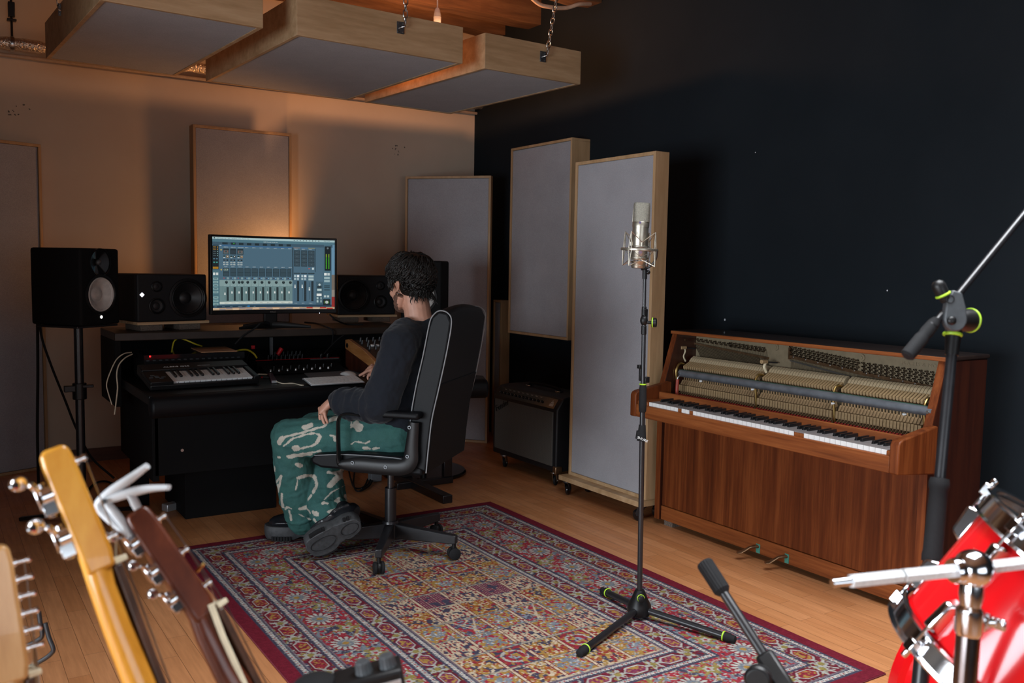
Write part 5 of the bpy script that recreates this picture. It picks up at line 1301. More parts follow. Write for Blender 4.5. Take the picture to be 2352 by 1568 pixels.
for k in range(6):
    w = math.radians(-8+60*k); rd = ux*math.cos(w)+uy*math.sin(w); tg = axd.cross(rd)
    for s_ in (0, 1):
        o_ = tb+axd*(TL_*.27 if s_ == 0 else TL_*.73); dr = axd*(1 if s_ else -1)
        lg_ = MB(); Ml = Matrix((tg, axd, rd)).transposed().to_4x4(); Ml.translation = o_+rd*(TR-.002)
        lg_.X = Ml; lg_._add([(-.012, -.032, 0), (.012, -.032, 0), (.012, .032, 0), (-.012, .032, 0), (-.007, -.022, .022), (.007, -.022, .022), (.008, .026, .026), (-.008, .026, .026)] if s_ else [(-.012, -.032, 0), (.012, -.032, 0), (.012, .032, 0), (-.012, .032, 0), (-.008, -.026, .026), (.008, -.026, .026), (.007, .022, .022), (-.007, .022, .022)], [(3, 2, 1, 0), (4, 5, 6, 7), (0, 1, 5, 4), (1, 2, 6, 5), (2, 3, 7, 6), (3, 0, 4, 7)])
        lo = lg_.build('lug', 'chrome', tm, bev=.004)
        hp = (tt if s_ else tb)+rd*(TR+.017)
        MB().cyl(o_+rd*(TR+.017)+dr*.02, hp+dr*.016, .003, n=10).box(hp, (.016, .016, .02), Matrix((tg, rd, axd)).transposed()).cyl(hp+dr*.006, hp+dr*.022, .0055, n=8).build('tension_rod', 'chrome', lo, bev=.0015)
bd = thing('bass_drum', 'red bass drum below the tom at the very bottom right', 'drum', (1.9, .75, 0))
bc = at(2640, 1860, 1.62); bn = V((FW.x, FW.y, 0)).normalized()
MB()._lathe([(0, .26), (0, .305), (.02, .31), (.05, .31), (.052, .295), (.36, .295), (.362, .31), (.40, .31), (.40, .28)], bc, bn, 72).build('shell', 'drumred', bd)
MB()._lathe([(-.002, .001), (-.002, .262), (.006, .262), (.006, .001)], bc, bn, 48).build('drum_head', 'head', bd)
for s_ in (-1, 1): MB().cyl(bc+bn*.2+V((bn.y, -bn.x, 0))*.2*s_+V((0, 0, -.2)), (*(bc+bn*.15+V((bn.y, -bn.x, 0))*.3*s_).xy, .012), .010, n=12).build('spur_leg', 'chrome', bd)
# holder
hl = thing('tom_holder', 'chrome ball clamp with a white knurled rod in front of the red tom', 'drum hardware', at(2215, 1568, 1.22))
bcc = at(2236, 1306, 1.22); D0 = 1.20
MB().ball(bcc, .0265, 28, 18).build('ball', 'chrome', hl)
rl, rr2 = at(1911, 1339, 1.17), at(2400, 1287, 1.25); rdv = (rr2-rl).normalized()
M['knurl'] = mat('knurled_rod', (.80, .82, .83), .45, metal=.35, bmp=.6, nscale=260)
MB().cyl(rl, rl+rdv*.032, .0055, .0062, n=16).build('rod_tip', 'chrome', hl)
def hexrod(a, b2, r_): return MB().cyl(a, b2, r_, n=6)
hexrod(rl+rdv*.028, rl+rdv*.103, .0092).build('knurled_rod', 'knurl', hl, ang=20); hexrod(rl+rdv*.107, bcc-rdv*.022, .0096).build('knurled_rod', 'knurl', hl, ang=20); hexrod(bcc+rdv*.02, rr2, .0092).build('knurled_rod', 'knurl', hl, ang=20)
MB().cyl(rl+rdv*.100, rl+rdv*.110, .0062, n=16).build('rod_groove', 'steel', hl)
MB().lathe([(0, .016), (.006, .0175), (.012, .0165), (.016, .0125)], bcc-rdv*.034, rdv, 24).build('rod_collar', 'chrome', hl)
dv = (at(2216, 1560, 1.22)-bcc).normalized()
MB().lathe([(.022, .016), (.035, .0165), (.05, .014), (.055, .0185), (.085, .0185), (.09, .016)], bcc, dv, 28).build('clamp_neck', 'chrome', hl)
MB().box(bcc+dv*.072+RT*.018, (.022, .018, .022)).cyl(bcc+dv*.072+RT*.02, bcc+dv*.072+RT*.034, .008, n=12).box(bcc+dv*.075+RT*.04, (.008, .02, .016)).build('wing_screw', 'chrome', hl, bev=.003)
MB().cyl(bcc+dv*.085, bcc+dv*.52, .0155, n=24).build('post', mat('dark_chrome', (.30, .26, .26), .15, metal=1), hl)

# ================================================================== GUITARS
def guitar(label, name, tip, nut, exit_, D, bw, tw, m_, fb_, tuners, posts, bodycol, neck_r, pl=.010):
    A, N, E_ = at(*tip, D), at(*nut, D), at(*exit_, D)
    d = (E_-N).normalized(); h = (A-N); HL = h.length; h.normalize()
    e1 = RT*.86+FW*.5; e1 = (e1-h*e1.dot(h)).normalized(); e2 = h.cross(e1); e2 = e2 if e2.dot(FW) > 0 else -e2
    r = thing(name, label, 'guitar', E_+d*.9)
    hd_ = MB(); Mx = Matrix((e1, e2, h)).transposed().to_4x4(); Mx.translation = N
    n = 8; vs = []
    prof = [(-.01, .80), (.012, 1), (HL*.5, 1.0), (HL*.86, 1.0), (HL*.95, .92), (HL, .72)]
    for z, s_ in prof: vs += [Mx @ V((-bw/2*s_ if z > HL*.9 else -bw/2, -tw/2, z)), Mx @ V((bw/2*s_, -tw/2, z)), Mx @ V((bw/2*s_, tw/2, z)), Mx @ V((-bw/2*s_ if z > HL*.9 else -bw/2, tw/2, z))]
    fs = []
    for i in range(len(prof)-1):
        for j in range(4): fs.append((i*4+j, i*4+(j+1) % 4, (i+1)*4+(j+1) % 4, (i+1)*4+j))
    k = (len(prof)-1)*4; fs += [(3, 2, 1, 0), (k, k+1, k+2, k+3)]
    hd_._add(vs, fs); hd_.build('headstock', m_, r, bev=.005, seg=3)
    nk = MB(); P_ = [N+h*.02, N-h*.03, N+d*.06, N+d*.14, E_, E_+d*.34]
    off = -e1*.004
    nk.ring([(N+h*.03+off, (bw*.40, tw*.40)), (N-h*.002+off, (bw*.46, tw*.48)), (N+d*.03+off*1.5, (neck_r*.95, neck_r*.9)), (N+d*.08+off*1.5, (neck_r, neck_r*.9)), (E_+off, (neck_r*1.1, neck_r)), (E_+d*.32+off, (neck_r*1.25, neck_r*1.1))], 24, ell=e1)
    nk.build('neck', m_, r)
    fn = (e1*.95+e2*.30).normalized(); fw_ = d.cross(fn).normalized()
    fo = fn*(neck_r*.92)
    MB().beam(N+d*.01+fo, E_+d*.32+fo*1.1, neck_r*1.7, .010, up=fn).build('fingerboard', fb_, r, bev=.002)
    MB().beam(N+d*.006+fo*1.35-fw_*neck_r*.85, N+d*.006+fo*1.35+fw_*neck_r*.85, .007, .016, up=fn).build('nut', 'ivory', r, bev=.001)
    sg = MB(); ns = posts
    for i in range(ns):
        w = (i/(ns-1)-.5)*neck_r*1.3; sg.beam(N+d*.006+fo*1.62+fw_*w, E_+d*.32+fo*1.65+fw_*w*1.3, .0014, .0014)
        t = .18+.64*i/(ns-1); sg.beam(N+d*.006+fo*1.62+fw_*w, N+h*HL*t+e1*(bw*.5+.012), .0012, .0012)
    sg.build('strings', 'steel', r)
    for i in range(tuners):
        t = (.22+.56*i/max(1, tuners-1)) if tuners > 2 else (.30+.36*i); q = N+h*HL*t
        s = 1.0 if tuners > 2 else 1.35
        gl = MB(); gl.cyl(q-e1*(bw*.5-.004), q-e1*(bw*.5+.010*s), .0085*s, n=16).box(q-e1*(bw*.5+.006*s)-h*.012*s, (.012*s, .012*s, .012*s), Mx.to_3x3()).cyl(q-e1*(bw*.5+.006*s)-h*.020*s, q-e1*(bw*.5+.006*s)+h*.012*s, .0035*s, n=10)
        gl.lathe([(0, .012*s), (.002, .012*s)], q-e1*(bw*.5+.0125*s), -e1, 18)
        tu = gl.build('tuner', 'chrome', r, bev=.001)
        kp = q-e1*(bw*.5+.014*s)-e2*.012+h*.014*s
        MB().cyl(q-e1*(bw*.5+.008*s), kp, .003*s, n=10).build('shaft', 'chrome', tu)
        R_ = Matrix((h, (e1*.6+e2*.8).normalized(), h.cross((e1*.6+e2*.8).normalized()))).transposed()
        MB().ball(kp-e1*.008*s+h*.006, (.007*s, .013*s, .0035*s), 18, 10, R_).build('button', 'chrome', tu)
    for i in range(posts):
        t = .16+.68*i/(posts-1); q = N+h*HL*t+e1*(bw*.5)
        MB().cyl(q, q+e1*pl, .0032, n=12).lathe([(0, .0042), (.003, .0045), (.005, .003)], q+e1*(pl-.001), e1, 12).cyl(q, q+e1*.003, .006, n=14).build('string_post', 'chrome', r)
    # body below the picture
    bo = MB(); ol = []
    Bc = E_+d*.60
    for i in range(48):
        w = 2*PI*i/48; rr_ = .165+.03*math.cos(2*w)-.025*math.cos(4*w)*1.0-.012*math.cos(w)
        ol.append((rr_*math.sin(w)*.95, rr_*math.cos(w)*1.35))
    Mb = Matrix((fw_, d, fw_.cross(d))).transposed().to_4x4(); Mb.translation = Bc-fn*.02-fw_.cross(d)*.02
    bo.prism(ol, Mb, .04); bo.build('body', bodycol, r, bev=.008)
    return r, N, h, HL, e1, e2, bw, tw
g1 = guitar('amber bass guitar headstock with two large chrome tuners, its neck glossy yellow', 'bass_guitar', (119, 1030), (228, 1292), (330, 1568), 1.10, .036, .030, 'guitar_yellow', 'rosewood', 2, 2, 'guitar_yellow', .0165)
g2 = guitar('brown guitar neck with chrome tuners and a white capo clipped on its head', 'acoustic_guitar', (308, 1175), (464, 1402), (548, 1568), 1.18, .034, .032, 'guitar_brown', 'rosewood', 3, 3, 'guitar_brown', .018)
g3 = guitar('pale maple guitar headstock with six string posts, cut by the left edge', 'electric_guitar', (-18, 1255), (28, 1545), (34, 1640), 1.14, .040, .030, 'guitar_maple', 'rosewood', 3, 6, 'guitar_maple', .018, .016)
# binding along the brown neck
r, N, h, HL, e1, e2, bw, tw = g2
cp_ = thing('guitar_capo', 'silver-white spring capo clipped on the brown headstock', 'capo', at(310, 1165, 1.17))
M['capo'] = mat('capo_white', (.66, .70, .73), .3, coat=.3, var=.03)
def capo_arm(pts, w): 
    P_ = bez([at(u, v, 1.165) for u, v, _ in pts], 5); n = len(P_)
    ws = np.interp(np.linspace(0, 1, n), np.linspace(0, 1, len(pts)), [q[2] for q in pts])
    return MB().ring([(p, (w_, .0075)) for p, w_ in zip(P_, ws)], 14, ell=(RT*.5+UP*.8))
capo_arm([(338, 1070, .0042), (300, 1098, .0058), (262, 1124, .0066), (238, 1143, .0060), (227, 1158, .0052), (236, 1176, .0052), (262, 1200, .0052), (294, 1224, .0042), (302, 1232, .003)], 1).build('handle_arm', 'capo', cp_)
capo_arm([(388, 1119, .0034), (350, 1121, .0046), (310, 1128, .0062), (268, 1140, .0062), (240, 1150, .0048)], 1).build('lever_arm', 'capo', cp_)
capo_arm([(296, 1132, .004), (304, 1143, .0048), (310, 1155, .0052), (317, 1168, .0048)], 1).build('jaw', 'capo', cp_)
capo_arm([(246, 1156, .005), (262, 1176, .0052), (284, 1205, .0046), (298, 1228, .0034)], 1).build('bow', 'capo', cp_)
MB().cyl(at(240, 1151, 1.152), at(240, 1151, 1.176), .0032, n=12).build('pivot_pin', 'blackmetal', cp_)
MB().cyl(at(262, 1134, 1.165), at(270, 1128, 1.165), .0032, n=12).build('spring', 'gold', cp_)
# brass pegs and stray string ends on the brown head
mb = MB(); mb.tube([at(358, 1205, 1.19), at(388, 1244, 1.19)], .0022, 8).tube([at(452, 1312, 1.19), at(468, 1294, 1.185)], .0022, 8); o = mb.build('string_end', 'gold', r)
iv = MB().tube([at(484, 1387, 1.17), at(512, 1462, 1.17), at(560, 1568, 1.17), at(575, 1600, 1.17)], .0042, 10); iv.build('binding', 'ivory', r)
gs = thing('guitar_stand', 'black tubular guitar stand low at the bottom left, behind the pale headstock', 'guitar stand', (-.05, 1.75, 0))
DS = 2.2
MB().tube(bez([at(89, 1404, DS), at(93, 1432, DS), at(97, 1458, DS), at(88, 1469, DS), at(62, 1482, DS), at(30, 1490, DS)], 6), .0055, 10).build('upper_cradle', 'blackmetal', gs)
MB().tube(bez([at(104, 1430, DS), at(112, 1462, DS), at(122, 1488, DS), at(119, 1499, DS), at(100, 1514, DS), at(60, 1535, DS), at(30, 1545, DS)], 6), .0055, 10).build('lower_cradle', 'blackmetal', gs)
c = at(30, 1518, DS); MB().cyl((c.x, c.y, c.z+.05), (c.x, c.y, .04), .0095, n=14).build('post', 'blackmetal', gs)
for k in range(3): w = 2*PI*k/3+.5; MB().cyl((c.x, c.y, .05), (c.x+.22*math.cos(w), c.y+.22*math.sin(w), .011), .009, n=12).build('leg', 'blackmetal', gs)

# ================================================================== BLACK BOX AT THE BOTTOM
D = 1.15; P1, P2 = at(798, 1569, D), at(923, 1537, D*1.01); ex = (P2-P1); BW = ex.length; ex.normalize()
up_ = V((0, 0, 1)); up_ = (up_-ex*up_.dot(ex)).normalized(); bk = up_.cross(ex).normalized(); bk = bk if bk.dot(FW) > 0 else -bk
Fb = Matrix((ex, bk, up_)).transposed().to_4x4(); Fb.translation = P1
bx = thing('control_box', 'black box with two ribbed knobs and a white label at the bottom edge', 'control box', (P2.x, P2.y, 0))
mb = MB(); mb.X = Fb; mb.bb((-.02, 0, -.11), (BW, .05, 0)); mb.build('case', 'blackplastic', bx, bev=.004)
for x in (.022, BW-.017):
    mb = MB(); n = 28; prof = [(0, .0115), (.004, .0105), (.014, .0100), (.016, .0085)]; vs = []
    for hh, r_ in prof:
        for k in range(n): w = 2*PI*k/n; q = r_*(1-.07*(k % 2)); vs.append(Fb @ V((x+q*math.cos(w), .020+q*math.sin(w), hh)))
    mb._add(vs, [(i*n+k, i*n+(k+1) % n, (i+1)*n+(k+1) % n, (i+1)*n+k) for i in range(3) for k in range(n)]+[tuple(range(n-1, -1, -1)), tuple(3*n+k for k in range(n))]); mb.build('knob', 'graphite', bx, ang=20)
mb = MB(); mb.X = Fb; mb.bb((BW-.034, -.0006, -.026), (BW-.004, .0005, -.012)); lb = mb.build('label', 'alu', bx, bev=.0004)
mb = MB(); mb.X = Fb @ Matrix.Translation((BW-.032, -.0008, -.021)) @ Matrix.Rotation(PI/2, 4, 'X'); mb.text('MADE IN CHINA', Matrix(), .0042, .0001, xs=.85); mb.build('label_print', 'mauve', lb)
mb = MB(); mb.X = Fb; mb.ball((-.045, .03, -.012), (.034, .03, .022), 20, 12); mb.build('cable_gland', 'rubber', bx)
c = Fb @ V((BW*.5, .025, -.11)); MB().cyl(c, (c.x, c.y, .03), .012, n=16).lathe([(0, .11), (.012, .11), (.02, .03)], (c.x, c.y, .001), (0, 0, 1), 32).build('support_pole', 'blackmetal', bx)
# ================================================================== OFFICE CHAIR
HUB = V((1.728, 3.645, 0)); TH = math.radians(132)
LW = Matrix.Translation(HUB) @ Matrix.Rotation(TH, 4, 'Z')
def lw(x, y, z): return LW @ V((x, y, z))
oc = thing('office_chair', 'black high-backed office chair on a five-star base with casters', 'chair', HUB, TH)
def cm(): mb = MB(); mb.X = LW; return mb
GZ = .0085
cm().lathe([(0, .036), (.02, .04), (.07, .040), (.085, .034)], (0, 0, .065), (0, 0, 1), 32).build('hub', 'blackmetal', oc)
for k in range(5):
    w = math.radians(236+72*k)-TH; e = V((math.cos(w), math.sin(w), 0)); s_ = V((-e.y, e.x, 0)); vs = []
    for r_, wd, z0, z1 in ((.03, .021, .072, .140), (.31, .016, .078, .118), (.325, .014, .08, .116)):
        vs += [e*r_-s_*wd+V((0, 0, z0)), e*r_+s_*wd+V((0, 0, z0)), e*r_+s_*wd+V((0, 0, z1)), e*r_-s_*wd+V((0, 0, z1))]
    fs = [(3, 2, 1, 0), (8, 9, 10, 11)]+[(i*4+j, i*4+(j+1) % 4, (i+1)*4+(j+1) % 4, (i+1)*4+j) for i in range(2) for j in range(4)]
    cm()._add(vs, fs).build('spoke', 'blackmetal', oc, bev=.004)
    c = e*.312+V((0, 0, .0)); wa = (.6, 2.2, 1.1, 3.3, 4.5)[k]; a = V((math.cos(wa), math.sin(wa), 0))
    ho = cm().cyl(c+V((0, 0, .055)), c+V((0, 0, .085)), .009, n=12).ball(c+V((0, 0, .036))-a*.0, (.021, .021, .024)).build('caster', 'blackplastic', oc)
    for q in (-1, 1): cm().lathe([(-.007, .018), (-.005, .026), (.004, .0265), (.007, .022)], c+a*q*.016+V((0, 0, .0265+GZ)), a*q, 24).build('wheel', 'rubber', ho)
cm().cyl((0, 0, .145), (0, 0, .30), .026, n=28).build('column_cover', 'blackmetal', oc)
cm().cyl((0, 0, .30), (0, 0, .43), .0145, n=24).build('gas_column', 'blackmetal', oc)
cm().bb((-.11, -.07, .385), (.12, .07, .425)).build('mechanism', 'blackmetal', oc, bev=.01)
sp = [(-.245, .425), (.22, .425), (.262, .44), (.272, .462), (.25, .482), (.10, .500), (-.10, .502), (-.20, .50), (-.245, .49)]
def yprismL(mb, pts, y0, y1):
    n = len(pts); vs = [(x, y0, z) for x, z in pts]+[(x, y1, z) for x, z in pts]
    return mb._add(vs, [tuple(range(n-1, -1, -1)), tuple(range(n, 2*n))]+[(i, (i+1) % n, (i+1) % n+n, i+n) for i in range(n)])
yprismL(cm(), sp, -.248, .248).build('seat', 'leather', oc, bev=.018, seg=4)
fl = [(-.205, .46), (-.197, .56), (-.200, .67), (-.222, .80), (-.250, .93), (-.272, 1.05), (-.285, 1.09), (-.315, 1.116)]
rl_ = [(-.345, 1.108), (-.362, 1.07), (-.345, .95), (-.315, .80), (-.286, .67), (-.272, .55), (-.262, .44)]
# backrest narrows and arches at the top: loft over y
def back_loft(front, rear, y0, y1, ny=14):
    mb = cm(); prof = front+rear; m = len(prof); vs = []
    for j in range(ny+1):
        y = y0+(y1-y0)*j/ny; t = (y/.25); arch = .022*(1-t*t)
        for i, (x, z) in enumerate(prof):
            k_ = max(0, (z-.80)/.32); edge = 1-.05*k_
            vs.append((x+(.010*t*t if i < len(front) else 0), y*edge, z+arch*k_))
    fs = [(j*m+i, j*m+(i+1) % m, (j+1)*m+(i+1) % m, (j+1)*m+i) for j in range(ny) for i in range(m)]
    fs += [tuple(range(m-1, -1, -1)), tuple(ny*m+i for i in range(m))]
    return mb._add(vs, fs)
back_loft(fl, rl_, -.25, .25).build('backrest', 'leather', oc, bev=.010, seg=3)
rc = [(x-.006, z) for x, z in rl_ if z < .83]
rc2 = [(x+.004, z) for x, z in rl_[::-1] if z < .83]
yprismL(cm(), [(-.322, .815)]+rc[1:]+[(-.255, .445)]+[(-.285, .68), (-.31, .815)], -.243, .243).build('rear_cover', 'leatherdark', oc, bev=.004)
for y in (.2505, -.2505):
    mb = cm(); k_ = lambda z: 1-.05*max(0, (z-.80)/.32)
    mb.tube(bez([(x+.008, y*k_(z), z) for x, z in fl]+[(x, y*k_(z), z) for x, z in rl_], 5), .0028, 8).build('piping', 'piping', oc)
    mb = cm(); mb.tube(bez([(.25, y*.99, .478), (.10, y*.99, .492), (-.10, y*.99, .494), (-.19, y*.99, .486)], 5), .002, 8).build('piping', 'piping', oc)
for s_ in (1, -1):
    y = .272*s_; Y = V((0, 1, 0))
    fm = cm(); path = [(-.03, .662), (.06, .672), (.105, .668), (.124, .645), (.127, .60), (.125, .52), (.122, .465), (.105, .455), (.02, .457), (-.08, .456), (-.165, .462), (-.20, .49), (-.206, .55), (-.212, .62), (-.214, .655)]
    pp_ = bez([(x, y, z) for x, z in path], 5); n = len(pp_)
    wv_ = np.interp(np.linspace(0, 1, n), [0, .15, .38, .46, .55, .7, .8, .9, 1], [.006, .006, .006, .012, .032, .034, .034, .026, .024])
    fm.ring([(p, (.017 if i < n*.45 else .013, w)) for i, (p, w) in enumerate(zip(pp_, wv_))], 14, ell=Y)
    af = fm.build('arm_frame', 'blackplastic', oc, bev=0)
    cm().bb((-.245, y-.03, .668), (-.015, y+.03, .698)).build('arm_pad', 'leather', oc, bev=.012, seg=4)
    for (x, z) in ((.054, .468), (-.095, .460), (-.200, .634), (-.192, .512)):
        m2 = cm(); m2.lathe([(0, .0075), (.003, .0075), (.0031, .005), (.0012, .003)], (x, y+s_*.0125, z), (0, s_, 0), 16); m2.build('screw', 'zinc', af)

# ================================================================== PERSON
ps_ = thing('person', 'person with dark wavy hair, navy sweatshirt and white-splashed green trousers, seated facing the monitor', 'person', HUB, TH)
def L(*p): return LW @ V(p)
def blob(mb, a, b2, r0, r1, n=16):
    """capsule between two points"""
    a, b2 = V(a), V(b2); d = (b2-a).normalized(); out = []
    for i in range(5): t = PI/2*i/4; out.append((a-d*r0*math.cos(t), max(r0*math.sin(t), 1e-4)))
    for i in range(4, -1, -1): t = PI/2*i/4; out.append((b2+d*r1*math.cos(t), max(r1*math.sin(t), 1e-4)))
    return mb.ring(out, n)
def limb(mb, pts, n=18):
    for (a, ra), (b2, rb_) in zip(pts, pts[1:]): blob(mb, a, b2, ra, rb_, n)
    return mb
def organic(mb, name, m_, parent, vox, smooth=4, disp=(), shade=True, apply=False):
    o = mb.build(name, m_, parent, smooth=shade, ang=180)
    r = o.modifiers.new('remesh', 'REMESH'); r.mode = 'VOXEL'; r.voxel_size = vox; r.use_smooth_shade = True
    s = o.modifiers.new('smooth', 'SMOOTH'); s.factor = .5; s.iterations = smooth
    for i, (sz, st, typ) in enumerate(disp):
        tx = bpy.data.textures.new(name+'_tex', typ); tx.noise_scale = sz
        d = o.modifiers.new('folds', 'DISPLACE'); d.texture = tx; d.texture_coords = 'LOCAL'; d.strength = st; d.mid_level = .5
    dg = bpy.context.evaluated_depsgraph_get(); me = bpy.data.meshes.new_from_object(o.evaluated_get(dg))
    old = o.data; o.modifiers.clear(); o.data = me; bpy.data.meshes.remove(old); me.name = name
    for p in me.polygons: p.use_smooth = True
    return o
SH_L, EL_L, WR_L = V((-.115, .185, .965)), V((-.050, .250, .705)), V((.195, .168, .706))
SH_R, EL_R = V((-.03, -.185, .955)), V((.10, -.345, .765))
WR_R = LW.inverted() @ at(880, 853, 4.52)
HIP = V((-.09, 0, .575)); NB = V((-.125, 0, 1.045))
# ---- head frame
HC = V((-.075, -.012, 1.225)); yaw = math.radians(-27)
HF = LW @ Matrix.Translation(HC) @ Matrix.Rotation(yaw, 4, 'Z') @ Matrix.Rotation(math.radians(9), 4, 'Y')
def H(x, y, z): return HF @ V((x, y, z))   # x forward (face), y left, z up
HR = HF.to_3x3()
bo = MB()
bo.ball(H(-.012, 0, .022), (.098, .077, .090), 28, 20, HR)             # skull
bo.ball(H(.022, 0, -.040), (.072, .062, .078), 24, 16, HR)             # face
bo.ball(H(.045, 0, -.098), (.042, .044, .030), 20, 12, HR)             # chin
for s_ in (-1, 1):
    bo.ring([(H(-.010, s_*.056, -.060), .022), (H(.020, s_*.050, -.092), .022), (H(.05, s_*.022, -.106), .018)], 12)   # jaw line
    bo.ball(H(.052, s_*.040, -.040), (.028, .022, .022), 14, 10, HR)   # cheek
    bo.ball(H(.072, s_*.030, .012), (.020, .026, .012), 14, 10, HR)    # brow
    bo.ball(H(.074, s_*.032, -.006), (.010, .014, .009), 12, 8, HR)    # eye
    # ear: outer rim, bowl and lobe
    e = [H(-.012, s_*.078, .020), H(-.022, s_*.087, .024), H(-.034, s_*.091, .012), H(-.034, s_*.090, -.012), H(-.024, s_*.085, -.030), H(-.014, s_*.080, -.038), H(-.006, s_*.076, -.030)]
    bo.ring([(p, .0052) for p in bez(e, 4)], 8)
    bo.ball(H(-.020, s_*.079, -.004), (.015, .0065, .024), 14, 10, HR); bo.ball(H(-.014, s_*.080, -.036), (.008, .006, .010), 12, 8, HR)
bo.ring([(H(.088, 0, .008), .009), (H(.100, 0, -.018), .011), (H(.108, 0, -.036), .013), (H(.094, 0, -.043), .012)], 12)
for s_ in (-1, 1): bo.ball(H(.094, s_*.011, -.040), .008, 10, 8)
bo.ball(H(.088, 0, -.066), (.010, .024, .006), 14, 8, HR); bo.ball(H(.086, 0, -.076), (.011, .020, .007), 14, 8, HR)
# neck and trunk
limb(bo, [(H(-.030, 0, -.050), .058), (L(-.125, 0, 1.075), .060), (L(-.13, 0, 1.03), .075)])
bo.ring([(L(*HIP), (.15, .10)), (L(-.11, 0, .75), (.14, .095)), (L(-.12, 0, .92), (.165, .095)), (L(-.125, 0, 1.01), (.11, .07)), (L(-.128, 0, 1.05), (.062, .058))], 24, ell=LW.to_3x3() @ V((0, 1, 0)))
for S_, E2, W2 in ((SH_L, EL_L, WR_L), (SH_R, EL_R, WR_R)):
    limb(bo, [(L(-.12, S_.y*.5, S_.z+.01), .06), (L(*S_), .055), (L(*E2), .042), (L(*W2.lerp(E2, .3)), .036), (L(*W2), .026)])
KN_L, AN_L, KN_R, AN_R = V((.425, .135, .525)), V((.435, .01, .13)), V((.415, -.10, .52)), V((.255, .085, .17))
for hy, K_, A_ in ((.095, KN_L, AN_L), (-.095, KN_R, AN_R)): limb(bo, [(L(-.07, hy, .565), .08), (L(*K_), .055), (L(*A_), .036)])
def hand(mb, wrist, knuck, s, dors, tips, thumb, fr=.0088):
    """wrist and knuckle centre in world; s = index->little direction; tips = four (bend1, bend2, tip) offsets from each knuckle"""
    wrist, knuck = V(wrist), V(knuck); s = V(s).normalized(); dors = V(dors).normalized(); d = (knuck-wrist)
    mb.ring([(wrist-d*.25, (.026, .020)), (wrist, (.027, .019)), (wrist+d*.45, (.037, .017)), (wrist+d*.85, (.041, .0145)), (knuck, (.040, .012))], 18, ell=s)
    for i, (b1, b2, t) in enumerate(tips):
        k = knuck+s*(-.030+.020*i)+(-d.normalized()*.004*abs(i-1))
        r = fr*(.86 if i == 3 else 1)
        P_ = [k-d.normalized()*.012, k, k+V(b1), k+V(b2), k+V(t)]
        mb.ball(k+dors*.002, r*1.15, 10, 8)
        limb(mb, [(P_[0], r), (P_[1], r*1.05), (P_[2], r*.98), (P_[3], r*.9), (P_[4], r*.78)], 12)
    limb(mb, [(wrist+V(thumb[0]), .012), (wrist+V(thumb[1]), .0115), (wrist+V(thumb[2]), .0102), (wrist+V(thumb[3]), .0085)], 12)
# left hand: resting on the thigh, fingers hanging down over it
wl = at(757, 926, 3.915); kl_ = at(738, 941, 3.93)
sL = (RT*.42-UP*.02-FW*.90).normalized(); dL = (kl_-wl).normalized(); doL = (-RT*.75+UP*.45-FW*.35)
dn_ = -UP
tipsL = [((-RT*.004+dn_*.030+FW*.012), (-RT*-.002+dn_*.052+FW*.010), (RT*.006+dn_*.066+FW*.004)),
         ((-RT*.004+dn_*.036+FW*.006), (RT*.002+dn_*.058+FW*.004), (RT*.008+dn_*.074)),
         ((RT*.000+dn_*.034), (RT*.006+dn_*.054), (RT*.013+dn_*.070-FW*.002)),
         ((RT*.004+dn_*.026-FW*.004), (RT*.010+dn_*.043-FW*.006), (RT*.016+dn_*.056-FW*.006))]
thL = [(dL*.02+FW*.02), (dL*.035+FW*.034-UP*.018), (dL*.045+FW*.036-UP*.042), (dL*.05+FW*.030-UP*.062)]
hand(bo, wl, kl_, sL, doL, tipsL, thL)
# right hand: on the desk beside the mouse, index finger stretched toward the keyboard
wr = LW @ WR_R; kr_ = at(853, 846, 4.50)
sR_ = (-RT*.25-UP*.42-FW*.55).normalized(); sR_ = (RT*.10-UP*.35-FW*.72).normalized(); dR = (kr_-wr).normalized(); doR = UP*.9-FW*.3-RT*.2
tipsR = [((-RT*.020-UP*.012+FW*.010), (-RT*.026-UP*.034+FW*.012), (-RT*.024-UP*.046+FW*.010)),
         ((-RT*.022-UP*.012), (-RT*.032-UP*.030-FW*.002), (-RT*.038-UP*.042-FW*.004)),
         ((-RT*.026-UP*.008-FW*.004), (-RT*.044-UP*.020-FW*.006), (-RT*.060-UP*.028-FW*.008)),
         ((-RT*.018-UP*.012-FW*.006), (-RT*.024-UP*.026-FW*.010), (-RT*.022-UP*.036-FW*.012))]
thR = [(dR*.02-FW*.018-UP*.008), (dR*.035-FW*.030-UP*.018), (dR*.052-FW*.036-UP*.026), (dR*.068-FW*.034-UP*.032)]
hand(bo, wr, kr_, sR_, doR, tipsR, thR)
organic(bo, 'body', 'skin', ps_, .0036, 3)
# ---- beard (short stubble over the jaw)
be = MB()
be.ball(H(.047, 0, -.100), (.043, .046, .031), 24, 14, HR)
for s_ in (-1, 1):
    be.ring([(H(-.004, s_*.058, -.050), .0225), (H(.022, s_*.051, -.090), .0235), (H(.05, s_*.023, -.106), .019)], 12); be.ball(H(.03, s_*.050, -.066), (.022, .013, .024), 14, 10, HR)
be.ball(H(.090, 0, -.058), (.010, .026, .006), 14, 8, HR)
M['stubble'] = mat('beard_stubble', (.13, .062, .040), .85, var=.7, nscale=420, bmp=.6, bdist=.002)
organic(be, 'beard', 'stubble', ps_, .004, 2, disp=((.008, .004, 'CLOUDS'),))
